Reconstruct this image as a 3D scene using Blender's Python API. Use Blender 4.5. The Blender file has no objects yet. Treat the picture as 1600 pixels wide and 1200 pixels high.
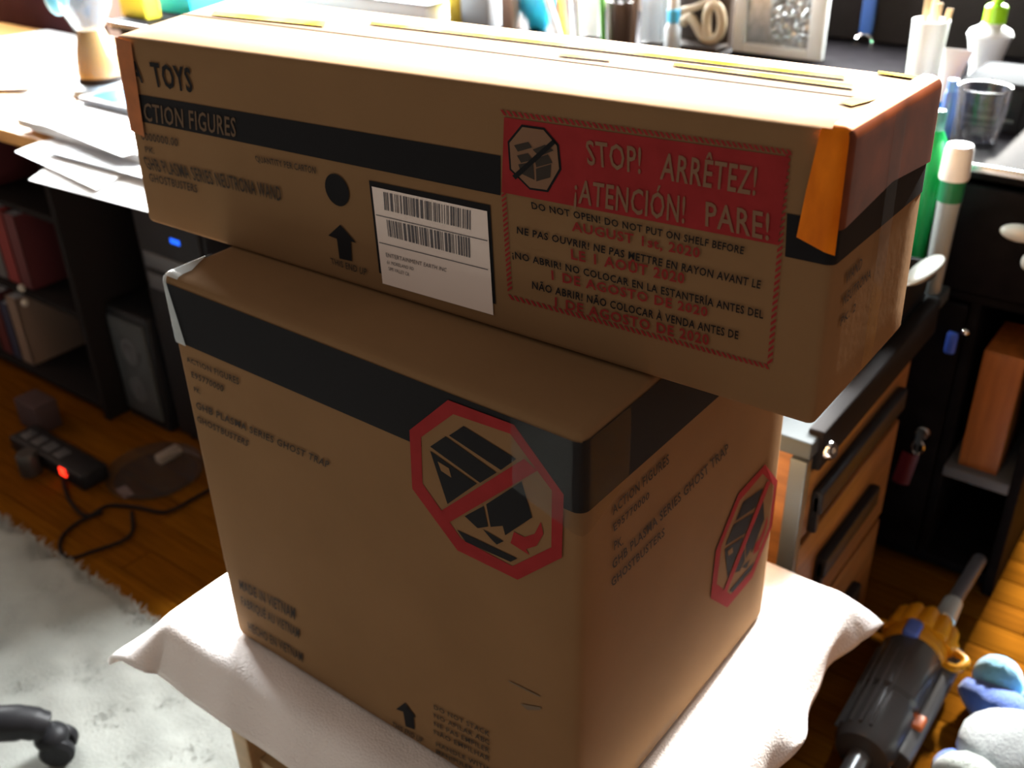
import bpy, bmesh, math, random
from mathutils import Vector, Matrix
random.seed(7)
sc = bpy.context.scene
COL = sc.collection

# ------------------------------------------------------------------ camera
F_PX, PITCH, ROLL, CAM_H, YAW = 1601.08, 0.52757, -0.0276, 1.308, 0.657
def _uv(x, y, z):          # camera heading frame -> room frame (room x along the boxes' fronts, y away)
    return Vector((x*math.cos(YAW) - y*math.sin(YAW), x*math.sin(YAW) + y*math.cos(YAW), z))
_f = _uv(0, math.cos(PITCH), -math.sin(PITCH)); _u0 = _uv(0, math.sin(PITCH), math.cos(PITCH)); _x0 = _uv(1, 0, 0)
_cr, _sr = math.cos(ROLL), math.sin(ROLL)
C_R = _cr*_x0 + _sr*_u0; C_U = -_sr*_x0 + _cr*_u0; C_F = _f
CAM = Vector((0, 0, CAM_H))
cam_d = bpy.data.cameras.new('camera'); cam_o = bpy.data.objects.new('camera', cam_d); COL.objects.link(cam_o)
cam_d.sensor_width = 36; cam_d.lens = F_PX*36/1600; cam_d.clip_start = .02; cam_d.clip_end = 60
m = Matrix.Identity(4)
for i in range(3):
    m[i][0], m[i][1], m[i][2], m[i][3] = C_R[i], C_U[i], -C_F[i], CAM[i]
cam_o.matrix_world = m
cam_d.dof.use_dof = True; cam_d.dof.focus_distance = 0.80; cam_d.dof.aperture_fstop = 6.3
sc.camera = cam_o

# ------------------------------------------------------------------ light
sc.view_settings.view_transform = 'Standard'; sc.view_settings.look = 'None'
sc.view_settings.gamma = 1; sc.view_settings.use_curve_mapping = False; sc.view_settings.exposure = 0.0
w = bpy.data.worlds.new('room_light'); sc.world = w; w.use_nodes = True
bg = w.node_tree.nodes['Background']; bg.inputs[0].default_value = (1.0, .87, .74, 1); bg.inputs[1].default_value = .26
WIN_Y, WIN = 2.56, (-2.9, -.30, .96, 2.70)              # the window: wall plane, x0, x1, sill, head
sky_d = bpy.data.lights.new('window_daylight', 'AREA'); sky_d.shape = 'RECTANGLE'; sky_d.size = WIN[1]-WIN[0]; sky_d.size_y = WIN[3]-WIN[2]
sky_d.energy = 1320; sky_d.color = (.97, 1, 1)
sky_o = bpy.data.objects.new('window_daylight', sky_d); COL.objects.link(sky_o)
sky_o.location = ((WIN[0]+WIN[1])/2, WIN_Y+.06, (WIN[2]+WIN[3])/2); sky_o.rotation_euler = (math.radians(-90), 0, 0)
WIN2 = (-3.50, 1.4, 2.5, 1.0, 2.4)                       # side window: wall plane x, y0, y1, sill, head
sid_d = bpy.data.lights.new('side_window_daylight', 'AREA'); sid_d.shape = 'RECTANGLE'; sid_d.size = WIN2[2]-WIN2[1]; sid_d.size_y = WIN2[4]-WIN2[3]
sid_d.energy = 380; sid_d.color = (.95, 1, 1)
sid_o = bpy.data.objects.new('side_window_daylight', sid_d); COL.objects.link(sid_o)
sid_o.location = (WIN2[0]-.06, (WIN2[1]+WIN2[2])/2, (WIN2[3]+WIN2[4])/2); sid_o.rotation_euler = (math.radians(-90), 0, math.radians(90))
sun_d = bpy.data.lights.new('sun', 'SUN'); sun_d.energy = 32; sun_d.angle = math.radians(5); sun_d.color = (1, .96, .88)
sun_o = bpy.data.objects.new('sun', sun_d); COL.objects.link(sun_o)
_el, _az = math.radians(27), math.radians(-1.6)
_to = Vector((math.sin(_az)*math.cos(_el), math.cos(_az)*math.cos(_el), math.sin(_el)))   # towards the light
sun_o.rotation_euler = _to.to_track_quat('Z', 'Y').to_euler(); sun_o.location = (0, 4, 4)

def ray(px, py):
    return C_F + C_R*((px-800)/F_PX) - C_U*((py-600)/F_PX)
def at(px, py, z=None, x=None, y=None):
    d = ray(px, py)
    k = (z-CAM_H)/d.z if z is not None else (x/d.x if x is not None else y/d.y)
    return CAM + d*k
def pix(P):
    q = Vector(P) - CAM; dz = q.dot(C_F)
    return 800 + F_PX*q.dot(C_R)/dz, 600 - F_PX*q.dot(C_U)/dz

# ------------------------------------------------------------------ materials
MATS = {}
def mat(name, col, rough=.6, metal=0., var=.0, scale=20., bump=0., bscale=200., trans=0., alpha=1., emit=None, stretch=(1, 1, 1), spec=.5, sheen=0., col2=None, coat=0., ior=1.45):
    if name in MATS: return MATS[name]
    mt = bpy.data.materials.new(name); mt.use_nodes = True; nt = mt.node_tree; b = nt.nodes['Principled BSDF']
    b.inputs['Base Color'].default_value = (*col, 1); b.inputs['Roughness'].default_value = rough
    b.inputs['Metallic'].default_value = metal; b.inputs['Specular IOR Level'].default_value = spec
    b.inputs['Transmission Weight'].default_value = trans; b.inputs['Alpha'].default_value = alpha
    b.inputs['Sheen Weight'].default_value = sheen; b.inputs['Coat Weight'].default_value = coat; b.inputs['IOR'].default_value = ior
    if emit:
        b.inputs['Emission Color'].default_value = (*emit[0], 1); b.inputs['Emission Strength'].default_value = emit[1]
    tc = nt.nodes.new('ShaderNodeTexCoord'); mp = nt.nodes.new('ShaderNodeMapping'); mp.inputs['Scale'].default_value = stretch
    nt.links.new(tc.outputs['Object'], mp.inputs[0])
    if var or col2:
        n = nt.nodes.new('ShaderNodeTexNoise'); n.inputs['Scale'].default_value = scale; n.inputs['Detail'].default_value = 6
        nt.links.new(mp.outputs[0], n.inputs['Vector'])
        r = nt.nodes.new('ShaderNodeValToRGB'); r.color_ramp.elements[0].position = .3; r.color_ramp.elements[1].position = .7
        c1 = col2 if col2 else tuple(max(0, c*(1-var)) for c in col)
        c0 = col if col2 else tuple(min(1, c*(1+var)) for c in col)
        r.color_ramp.elements[0].color = (*c1, 1); r.color_ramp.elements[1].color = (*c0, 1)
        nt.links.new(n.outputs['Fac'], r.inputs[0]); nt.links.new(r.outputs[0], b.inputs['Base Color'])
    if bump:
        n2 = nt.nodes.new('ShaderNodeTexNoise'); n2.inputs['Scale'].default_value = bscale; n2.inputs['Detail'].default_value = 3
        nt.links.new(mp.outputs[0], n2.inputs['Vector'])
        bp = nt.nodes.new('ShaderNodeBump'); bp.inputs['Strength'].default_value = bump; bp.inputs['Distance'].default_value = .004
        nt.links.new(n2.outputs['Fac'], bp.inputs['Height']); nt.links.new(bp.outputs[0], b.inputs['Normal'])
    MATS[name] = mt; return mt

CARD = mat('cardboard', (.250, .146, .072), .85, spec=.04, var=.05, scale=9, bump=.05, bscale=120)
CARD_TOP = CARD
INK = mat('black_print', (.012, .012, .014), .8, spec=.15)
INK_GREY = mat('thin_black_print', (.045, .036, .03), .8, spec=.15)
RED_INK = mat('red_print', (.30, .030, .032), .8, spec=.04, var=.08, scale=60)
RED_TEXT = mat('light_red_print', (.27, .03, .03), .8, spec=.04)
TAPE_O = mat('orange_tape', (.95, .20, .004), .5, spec=.15, var=.35, scale=45, stretch=(1, 1, .4))
TAPE_Y = mat('amber_tape', (.62, .34, .0), .9, col2=(.42, .30, .13), scale=22, spec=.0)
TAPE_B = mat('brown_tape', (.17, .040, .012), .3, var=.4, scale=25, spec=.15)
TAPE_C = mat('clear_tape', (.06, .06, .06), .12, alpha=.14)
TAPE_W = mat('clear_tape_glare', (.70, .78, .80), .15, alpha=.62, var=.1, scale=40)  # clear tape; reflected light is put into the whitish colour
STICKER = mat('sticker_paper', (.88, .76, .70), .6)
PAPER = mat('white_paper', (.80, .81, .82), .7, var=.02, scale=8)
PAPER_G = mat('grey_paper', (.5, .52, .55), .7)
TOWEL = mat('white_terry', (.93, .875, .855), .95, bump=.5, bscale=420, sheen=.2, spec=.1)
BLACK = mat('black_laminate', (.008, .007, .008), .55, var=.3, scale=30, spec=.02)
BLACK_P = mat('black_plastic', (.014, .014, .016), .45, bump=.06, bscale=500, spec=.2)
DARK = mat('dark_matte', (.010, .008, .008), .8, spec=.15)
GREY_P = mat('grey_plastic', (.085, .088, .095), .34)
SILVER = mat('brushed_steel', (.62, .64, .65), .25, 1.0)
STEEL_G = mat('grey_steel', (.07, .082, .088), .7, .0, spec=.1)
CHROME = mat('chrome', (.85, .85, .85), .08, 1.0)
CREAM_W = mat('pale_wood', (.56, .40, .22), .5, var=.18, scale=5, stretch=(1, 14, 14))
ORANGE_W = mat('honey_wood', (.50, .20, .05), .42, var=.25, scale=4, stretch=(14, 14, 1.2))
CAB_W = mat('brown_wood_laminate', (.26, .115, .036), .4, var=.3, scale=4, stretch=(3, 1.5, 16))
DESK_W = mat('oak_desk_top', (.62, .30, .08), .4, var=.2, scale=4, stretch=(1.5, 16, 16))
FLOOR_W = [mat('oak_plank_%d' % i, c, .6, var=.22, scale=5, stretch=(1.4, 22, 22), spec=.0) for i, c in enumerate(((.145, .052, .004), (.125, .043, .003), (.165, .062, .005), (.135, .047, .004)))]
RUG = mat('grey_shag', (.33, .34, .315), .95, col2=(.27, .28, .26), scale=14, spec=.05, bump=.4, bscale=300)
YELLOW_P = mat('yellow_plastic', (.72, .33, .012), .36)
BLUE_P = mat('blue_plastic', (.05, .12, .62), .35)
GLASS = mat('clear_glass', (.95, .97, .97), .03, trans=1., alpha=.55, ior=1.3)
def wall(c, n): return mat(n, c, .8, var=.1, scale=12)

# ------------------------------------------------------------------ mesh builder
ORI = {}
def link(name, me, mt, parent=None, smooth=True, **p):
    o = bpy.data.objects.new(name, me); COL.objects.link(o)
    if mt and not me.materials: me.materials.append(mt)
    if smooth:
        for q in me.polygons: q.use_smooth = True
    if parent: o.parent = parent
    tag(o, **p); return o
def tag(o, label=None, cat=None, group=None, kind=None):
    if label: o['label'] = label
    if cat: o['category'] = cat
    if group: o['group'] = group
    if kind: o['kind'] = kind
    return o
def thing(name, loc, label, cat, group=None):
    o = bpy.data.objects.new(name, None); COL.objects.link(o); o.location = loc; o.empty_display_size = .05
    ORI[o.name] = Vector(loc); return tag(o, label, cat, group)
def lines(L, r, n):
    a = [0, r*.3, r] if r > 0 else [0]
    if n > 1: a += [r + (L-2*r)*i/n for i in range(1, n)]
    return a + ([L-r, L-r*.3, L] if r > 0 else [L])
def round_pt(p, dim, r, off=0.):
    q = [min(max(p[i], r), dim[i]-r) for i in range(3)]
    d = Vector((p[0]-q[0], p[1]-q[1], p[2]-q[2])); l = d.length
    return Vector(q) + d*((r+off)/l) if l > 1e-9 else Vector(p)
class MB:
    def __init__(s): s.v = []; s.f = []
    def add(s, vs, fs):
        k = len(s.v); s.v += [Vector(a) for a in vs]; s.f += [tuple(i+k for i in q) for q in fs]; return s
    def box(s, x0, x1, y0, y1, z0, z1):
        return s.add([(x, y, z) for z in (z0, z1) for y in (y0, y1) for x in (x0, x1)],
                     [(0, 2, 3, 1), (4, 5, 7, 6), (0, 1, 5, 4), (2, 6, 7, 3), (0, 4, 6, 2), (1, 3, 7, 5)])
    def rbox(s, x0, x1, y0, y1, z0, z1, r=.004, n=(1, 1, 1), fn=None):
        dim = (x1-x0, y1-y0, z1-z0); r = min(r, min(dim)*.49); idx = {}; vs = []; fs = []
        L = [lines(dim[i], r, n[i]) for i in range(3)]
        def V(p):
            k = tuple(round(a, 7) for a in p)
            if k not in idx:
                q = round_pt(p, dim, r); idx[k] = len(vs)
                q = Vector((q.x+x0, q.y+y0, q.z+z0)); vs.append(fn(q) if fn else q)
            return idx[k]
        for ax in range(3):
            a, b = (ax+1) % 3, (ax+2) % 3
            for side in (0, 1):
                for i in range(len(L[a])-1):
                    for j in range(len(L[b])-1):
                        c = []
                        for (ii, jj) in ((i, j), (i+1, j), (i+1, j+1), (i, j+1)):
                            p = [0, 0, 0]; p[ax] = dim[ax]*side; p[a] = L[a][ii]; p[b] = L[b][jj]; c.append(V(p))
                        fs.append(tuple(c if side else c[::-1]))
        return s.add(vs, fs)
    def lathe(s, c, prof, n=24, axis=None, up=None):
        c = Vector(c); az = Vector(axis).normalized() if axis else Vector((0, 0, 1))
        ax = az.orthogonal().normalized(); ay = az.cross(ax)
        vs = []; fs = []; m = len(prof)
        for i in range(n):
            t = 2*math.pi*i/n
            for r, z in prof: vs.append(c + az*z + (ax*math.cos(t) + ay*math.sin(t))*r)
        for i in range(n):
            for j in range(m-1):
                a, b = i*m+j, ((i+1) % n)*m+j; fs.append((a, b, b+1, a+1))
        if prof[0][0] > 1e-6: fs.append(tuple(i*m for i in range(n))[::-1])
        if prof[-1][0] > 1e-6: fs.append(tuple(i*m+m-1 for i in range(n)))
        return s.add(vs, fs)
    def cyl(s, p0, p1, r0, r1=None, n=16):
        p0, p1 = Vector(p0), Vector(p1); r1 = r0 if r1 is None else r1; h = (p1-p0).length; e = min(r0, r1)*.12
        return s.lathe(p0, [(max(r0-e, 1e-4), 0), (r0, min(e, h*.3)), (r1, h-min(e, h*.3)), (max(r1-e, 1e-4), h)], n, axis=p1-p0)
    def tube(s, pts, r, n=8, closed=False):
        pts = [Vector(p) for p in pts]; N = len(pts); vs = []; fs = []
        rr = r if isinstance(r, (list, tuple)) else [r]*N
        t0 = (pts[1]-pts[0]).normalized(); nrm = t0.orthogonal().normalized()
        for i, p in enumerate(pts):
            if closed: t = (pts[(i+1) % N]-pts[i-1]).normalized()
            else: t = (pts[min(i+1, N-1)]-pts[max(i-1, 0)]).normalized()
            nrm = (nrm - t*nrm.dot(t)).normalized(); b = t.cross(nrm)
            for k in range(n):
                a = 2*math.pi*k/n; vs.append(p + (nrm*math.cos(a)+b*math.sin(a))*rr[i])
        for i in range(N if closed else N-1):
            for k in range(n):
                a, b2 = i*n+k, i*n+(k+1) % n; c, d = ((i+1) % N)*n+k, ((i+1) % N)*n+(k+1) % n
                fs.append((a, b2, d, c))
        if not closed: fs += [tuple(range(n))[::-1], tuple((N-1)*n+k for k in range(n))]
        return s.add(vs, fs)
    def ell(s, c, r, n=16, m=10, fn=None, rot=None):
        vs = []; fs = []; c = Vector(c)
        for i in range(m+1):
            ph = math.pi*i/m
            for j in range(n):
                t = 2*math.pi*j/n; d = Vector((math.sin(ph)*math.cos(t), math.sin(ph)*math.sin(t), math.cos(ph)))
                k = fn(d) if fn else 1
                q = Vector((d.x*r[0]*k, d.y*r[1]*k, d.z*r[2]*k))
                if rot: q = rot @ q
                vs.append(c+q)
        for i in range(m):
            for j in range(n):
                fs.append((i*n+j, (i+1)*n+j, (i+1)*n+(j+1) % n, i*n+(j+1) % n))
        return s.add(vs, fs)
    def grid(s, fn, nu, nv):
        vs = [fn(i/nu, j/nv) for j in range(nv+1) for i in range(nu+1)]
        return s.add(vs, [(j*(nu+1)+i, j*(nu+1)+i+1, (j+1)*(nu+1)+i+1, (j+1)*(nu+1)+i) for j in range(nv) for i in range(nu)])
    def build(s, name, mt, parent=None, smooth=True, origin=None, sharp=True, **p):
        if parent is not None: o = ORI.get(parent.name, Vector())
        elif origin is not None: o = Vector(origin)
        else:
            xs = [a.x for a in s.v]; ys = [a.y for a in s.v]
            o = Vector(((min(xs)+max(xs))/2, (min(ys)+max(ys))/2, min(a.z for a in s.v)))
        me = bpy.data.meshes.new(name); me.from_pydata([tuple(a-o) for a in s.v], [], s.f); me.update()
        bm = bmesh.new(); bm.from_mesh(me)
        bmesh.ops.remove_doubles(bm, verts=bm.verts, dist=1e-6)
        bmesh.ops.dissolve_degenerate(bm, dist=1e-7, edges=bm.edges)
        if sharp:
            for e in bm.edges:
                if len(e.link_faces) == 2 and e.calc_face_angle(0) > .7: e.smooth = False
        bm.to_mesh(me); bm.free()
        ob = link(name, me, mt, parent, smooth, **p)
        if parent is None: ob.location = o
        ORI[ob.name] = o
        return ob
def spline(pts, n=6):
    pts = [Vector(p) for p in pts]; out = []
    for i in range(len(pts)-1):
        p0, p1, p2, p3 = pts[max(i-1, 0)], pts[i], pts[i+1], pts[min(i+2, len(pts)-1)]
        for k in range(n):
            t = k/n
            out.append(.5*((2*p1)+(p2-p0)*t+(2*p0-5*p1+4*p2-p3)*t*t+(3*p1-p0-3*p2+p3)*t**3))
    return out+[pts[-1]]
def copy_tree(o, loc, label=None, parent=None):
    c = o.copy(); COL.objects.link(c); c.parent = parent
    if parent is None: c.location = loc
    if label: c['label'] = label
    for ch in o.children: copy_tree(ch, loc, None, c)
    return c

# ------------------------------------------------------------------ structure
fl = MB().box(-4.2, 1.9, -.5, 2.8, -.06, -.010).build('floor', FLOOR_W[1], smooth=False, kind='structure', origin=(0, 0, 0))
PW = .068
pl_meshes = []
for i in range(4):
    mb = MB().rbox(0, 1.3, 0, PW-.0016, -.012, 0, .0012)
    ob = mb.build('plank', FLOOR_W[i], fl); pl_meshes.append(ob.data); bpy.data.objects.remove(ob)
row = 0; y = -.32
while y < 2.9:
    x = -3.46 - random.random()*1.2
    while x < 1.0:
        ln = 1.3
        if x > -4.0 and x+ln > -3.3:
            o = bpy.data.objects.new('plank', random.choice(pl_meshes)); COL.objects.link(o); o.parent = fl; o.location = (x, y, 0)
        x += ln+.0016
    y += PW; row += 1
WALL = wall((.20, .13, .10), 'brown_wall_paint'); SILL = mat('white_sill', (.7, .7, .68), .4)
wb = MB().box(-4.2, -.30, WIN_Y, WIN_Y+.12, 0, WIN[2]-.03).box(-4.2, WIN[0], WIN_Y, WIN_Y+.12, WIN[2]-.03, 2.85).box(1.1, 1.9, WIN_Y, WIN_Y+.12, 0, 2.85).box(WIN[0], 1.1, WIN_Y, WIN_Y+.12, WIN[3], 2.85).box(-.12, 1.1, WIN_Y, WIN_Y+.12, .80, WIN[3]).build('wall_back', WALL, smooth=False, kind='structure')  # unseen low right opening and wall above it shaped to limit sunlit floor
MB().rbox(WIN[0], -.30, WIN_Y-.03, WIN_Y+.12, WIN[2]-.03, WIN[2], .005).build('trim_1', SILL, kind='structure')
win = MB().rbox(WIN[0], -.12, WIN_Y+.015, WIN_Y+.05, WIN[3]-.045, WIN[3], .004).rbox(WIN[0], WIN[0]+.045, WIN_Y+.015, WIN_Y+.05, WIN[2], WIN[3], .004).rbox(1.055, 1.1, WIN_Y+.015, WIN_Y+.05, 0, .8, .004).rbox(-.345, -.30, WIN_Y+.015, WIN_Y+.05, 0, WIN[3], .004)
win.build('window_1', SILL, kind='structure')
MB().box(1.2, 1.32, -.5, WIN_Y, 0, 2.85).build('added_wall_right', wall((.03, .016, .010), 'dark_light_block'), smooth=False, kind='structure')  # unseen wall, added and kept dark to block ambient light from the right
wx, wy0, wy1, wz0, wz1 = WIN2
MB().box(wx-.12, wx, -.5, WIN_Y, 0, wz0).box(wx-.12, wx, -.5, WIN_Y, wz1, 2.85).box(wx-.12, wx, -.5, wy0, wz0, wz1).box(wx-.12, wx, wy1, WIN_Y, wz0, wz1).build('wall_left', WALL, smooth=False, kind='structure')
MB().rbox(wx-.05, wx-.015, wy0, wy1, wz1-.045, wz1, .004).rbox(wx-.05, wx-.015, wy0, wy1, wz0, wz0+.045, .004).rbox(wx-.05, wx-.015, wy0, wy0+.045, wz0, wz1, .004).rbox(wx-.05, wx-.015, wy1-.045, wy1, wz0, wz1, .004).build('window_2', SILL, kind='structure')
MB().rbox(-4.2, -.30, WIN_Y-.014, WIN_Y, 0, .09, .004).build('baseboard_back', mat('dark_baseboard', (.10, .05, .03), .4), kind='structure')

# ------------------------------------------------------------------ rug
RUG_Y = .712
def rug_pt(a, b):
    x = -3.3+a*2.42; y = -1.1+b*(RUG_Y+1.1)
    e = min(1, (RUG_Y-y)/.03+.15) if y > RUG_Y-.03 else 1
    y += .006*math.sin(x*41)+.005*math.sin(x*97+1)
    return Vector((x, y, .001+(.017+.004*math.sin(x*31+y*17)*math.sin(y*43-x*11)+random.random()*.005)*max(e, .1)))
rug = thing('area_rug', (-1.8, -.2, .0), 'light grey shaggy rug spread on the wooden floor', 'rug')
MB().grid(rug_pt, 190, 110).build('rug_backing', RUG, rug, sharp=False)
mb = MB(); vs = []; fs = []
for i in range(42000):
    x = -2.2+random.random()*1.32; y = -.1+random.random()*(RUG_Y+.1)
    h = .004+random.random()*.006; a = random.random()*6.283; l = .006+random.random()*.016; wd = .0024
    k = len(vs); c, s_ = math.cos(a), math.sin(a); b = .013
    vs += [(x-s_*wd, y+c*wd, b), (x+s_*wd, y-c*wd, b), (x+c*l, y+s_*l, b+h)]; fs.append((k, k+1, k+2))
mb.v = [Vector(q) for q in vs]; mb.f = fs
me = bpy.data.meshes.new('pile_tufts'); me.from_pydata([tuple(q-Vector((-1.8, -.2, 0))) for q in mb.v], [], fs); me.update()
link('pile_tufts', me, RUG, rug, False, kind='stuff')

# ------------------------------------------------------------------ cardboard boxes
FACES = {'front': (0, 2), 'right': (1, 2), 'top': (0, 1)}
class CBox:
    # corners keyed 'blf' .. : x in l/r, y in f/b, z in d/u
    def __init__(s, c, dim, r): s.c = c; s.dim = dim; s.r = r; s.H = {}
    def tri(s, p):
        x, y, z = p[0]/s.dim[0], p[1]/s.dim[1], p[2]/s.dim[2]; out = Vector()
        for kx, wx in (('l', 1-x), ('r', x)):
            for ky, wy in (('f', 1-y), ('b', y)):
                for kz, wz in (('d', 1-z), ('u', z)): out += s.c[kx+ky+kz]*(wx*wy*wz)
        return out
    def surf(s, face, a, b, off=0.):
        d = s.dim
        p = {'front': (a*d[0], 0, b*d[2]), 'right': (d[0], a*d[1], b*d[2]), 'top': (a*d[0], b*d[1], d[2]), 'left': (0, a*d[1], b*d[2])}[face]
        return s.tri(round_pt(p, d, s.r, off))
    def homog(s, face):
        if face in s.H: return s.H[face]
        k = {'front': ('lfd', 'rfd', 'rfu', 'lfu'), 'right': ('rfd', 'rbd', 'rbu', 'rfu'), 'top': ('lfu', 'rfu', 'rbu', 'lbu')}[face]
        src = [pix(s.c[q]) for q in k]; dst = [(0, 0), (1, 0), (1, 1), (0, 1)]
        import numpy as np
        A = []; B = []
        for (x, y), (u, v) in zip(src, dst):
            A += [[x, y, 1, 0, 0, 0, -u*x, -u*y], [0, 0, 0, x, y, 1, -v*x, -v*y]]; B += [u, v]
        h = np.linalg.solve(np.array(A, float), np.array(B, float)); s.H[face] = h; return h
    def st(s, face, px, py):
        h = s.homog(face); w_ = h[6]*px+h[7]*py+1
        return (h[0]*px+h[1]*py+h[2])/w_, (h[3]*px+h[4]*py+h[5])/w_
    def p(s, face, px, py, off): a, b = s.st(face, px, py); return s.surf(face, a, b, off)
    def body(s, parent, mt, n):
        mb = MB().rbox(0, s.dim[0], 0, s.dim[1], 0, s.dim[2], s.r, n, fn=s.tri)
        return mb.build('carton_body', mt, parent)
    def poly(s, mb, face, pts, off):
        mb.add([s.p(face, x, y, off) for x, y in pts], [tuple(range(len(pts)))])
    def patch(s, mb, face, quad, off, nu=6, nv=4, jag=0.):
        # quad in (s,t): p00,p10,p11,p01; extra grid lines where the patch runs over a rounded edge
        d = {'front': (0, 2), 'right': (1, 2), 'top': (0, 1)}[face]
        def cuts(n, lo, hi, L):
            u = [k/n for k in range(n+1)]; w_ = max(abs(hi-lo)*L, 1e-4)
            for e in (.12, .3, .55, .8, 1.05):
                f_ = e*s.r/w_
                if f_ < .5:
                    if lo < .002: u.append(f_)
                    if hi > .998: u.append(1-f_)
            return sorted(set(round(x, 6) for x in u))
        U = cuts(nu, min(quad[0][0], quad[3][0]), max(quad[1][0], quad[2][0]), s.dim[d[0]])
        V = cuts(nv, min(quad[0][1], quad[1][1]), max(quad[2][1], quad[3][1]), s.dim[d[1]])
        def fn(i, j):
            a = (1-i)*(1-j)*quad[0][0]+i*(1-j)*quad[1][0]+i*j*quad[2][0]+(1-i)*j*quad[3][0]
            b = (1-i)*(1-j)*quad[0][1]+i*(1-j)*quad[1][1]+i*j*quad[2][1]+(1-i)*j*quad[3][1]
            return s.surf(face, a, b, off)
        m = len(U)
        mb.add([fn(i, j) for j in V for i in U], [(j*m+i, j*m+i+1, (j+1)*m+i+1, (j+1)*m+i) for j in range(len(V)-1) for i in range(m-1)])
    def ppatch(s, mb, face, quad, off, nu=6, nv=4):
        q = [s.st(face, *p) for p in quad]; s.patch(mb, face, [q[3], q[2], q[1], q[0]], off, nu, nv)
DG = None
def glyphs(txt, bold):
    cu = bpy.data.curves.new('t', 'FONT'); cu.body = txt; cu.offset = bold; cu.resolution_u = 2; cu.fill_mode = 'FRONT'; cu.space_character = 1.05+bold*3
    o = bpy.data.objects.new('t', cu); COL.objects.link(o); bpy.context.view_layer.update()
    dg = bpy.context.evaluated_depsgraph_get(); me = bpy.data.meshes.new_from_object(o.evaluated_get(dg))
    v = [tuple(q.co) for q in me.vertices]; f = [tuple(q.vertices) for q in me.polygons]
    bpy.data.objects.remove(o); bpy.data.curves.remove(cu); bpy.data.meshes.remove(me)
    return v, f
CAP = .729
def text(B, face, txt, quad, mt, parent, off=.0016, bold=.012, name='printed_text'):
    v, f = glyphs(txt, bold); x0 = min(a[0] for a in v); x1 = max(a[0] for a in v)
    out = []
    for a in v:
        i = (a[0]-x0)/(x1-x0); j = a[1]/CAP          # quad: TL TR BR BL in photo pixels
        px = (1-i)*j*quad[0][0]+i*j*quad[1][0]+i*(1-j)*quad[2][0]+(1-i)*(1-j)*quad[3][0]
        py = (1-i)*j*quad[0][1]+i*j*quad[1][1]+i*(1-j)*quad[2][1]+(1-i)*(1-j)*quad[3][1]
        out.append(B.p(face, px, py, off))
    o = MB(); o.v = out; o.f = f
    return o.build(name, mt, parent, smooth=False)
# ---- lower box
def xyz(x, y, z): q = _uv(x, y, z); return Vector((q.x, q.y, q.z+CAM_H))
N = xyz(.0493, .6025, -.3945); TL = xyz(-.3332, .903, -.3925); TR = xyz(.2847, .908, -.3935)
bN = xyz(.0506, .6059, -.854); bL = xyz(-.3319, .8995, -.854); bR = xyz(.2894, .9064, -.854)
TB = TL+TR-N; bB = bL+bR-bN; TB.z = CAM_H-.3930
for q in (bN, bL, bR, bB): q.z = .4545
LB = CBox({'lfd': bL, 'rfd': bN, 'rbd': bR, 'lbd': bB, 'lfu': TL, 'rfu': N, 'rbu': TR, 'lbu': TB}, (.488, .386, .46), .009)
lo = thing('cardboard_box', (bL+bN+bR+bB)/4, 'large square cardboard box with a big red octagon sign, standing on the white towel', 'box')
LB.body(lo, CARD, (14, 10, 12))
# ---- upper box
fr, fl_, br = xyz(.2094, .6, -.3922), xyz(-.3845, 1.0395, -.3922), xyz(.3216, .7456, -.3922)
bl = fl_+br-fr
for q, z in ((fr, .9158), (fl_, .9156), (br, .9158), (bl, .9156)): q.z = z
UB = CBox({'lfd': fl_, 'rfd': fr, 'rbd': br, 'lbd': bl, 'lfu': xyz(-.3788, 1.0402, -.2001), 'rfu': xyz(.2062, .6027, -.1831),
           'rbu': xyz(.3168, .7491, -.1898), 'lbu': xyz(-.2854, 1.186, -.1888)}, (.735, .185, .208), .006)
up = thing('cardboard_box', (fr+fl_+br+bl)/4, 'long cardboard box with a red stop panel, taped in orange, lying on the square box', 'box')
UB.body(up, CARD, (22, 6, 8))

# prints: lower front
mb = MB(); LB.patch(mb, 'front', [(0, .845), (1, .845), (1, .982), (0, .982)], .0006, 20, 6)
LB.patch(mb, 'right', [(0, .845), (1, .83), (1, .985), (0, .985)], .0006, 12, 6)
mb.build('printed_band', INK, lo)
OCT_O = [(705, 625), (807, 663), (883, 771), (880, 869), (812, 904), (719, 859), (649, 763), (645, 672)]
OCT_I = [(713, 647), (801, 677), (865, 765), (864, 853), (804, 883), (725, 841), (665, 755), (663, 683)]
Z = lambda L: [(620+a/3.75, 600+b/3.75) for a, b in L]
ART = [Z(l) for l in ([(410, 245), (715, 435), (625, 500), (325, 300)], [(305, 305), (600, 515), (505, 575), (215, 365)], [(215, 390), (485, 580), (315, 700)],
       [(745, 565), (805, 775), (650, 880), (635, 825), (565, 832), (540, 700)], [(525, 710), (550, 830), (490, 840), (415, 770)],
       [(370, 850), (720, 1015), (680, 1035), (420, 920)], [(520, 845), (640, 915), (600, 935), (565, 900)])]
FLAME = Z([(700, 860), (760, 890), (820, 870), (855, 800), (870, 870), (830, 940), (770, 960), (790, 995), (750, 970), (680, 925)])
BAR = [(823, 715), (844, 733), (705, 816), (691, 799)]
HOLE = Z([(260, 450), (325, 490), (340, 545), (280, 505)])
c0 = LB.st('front', 764, 765)
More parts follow.
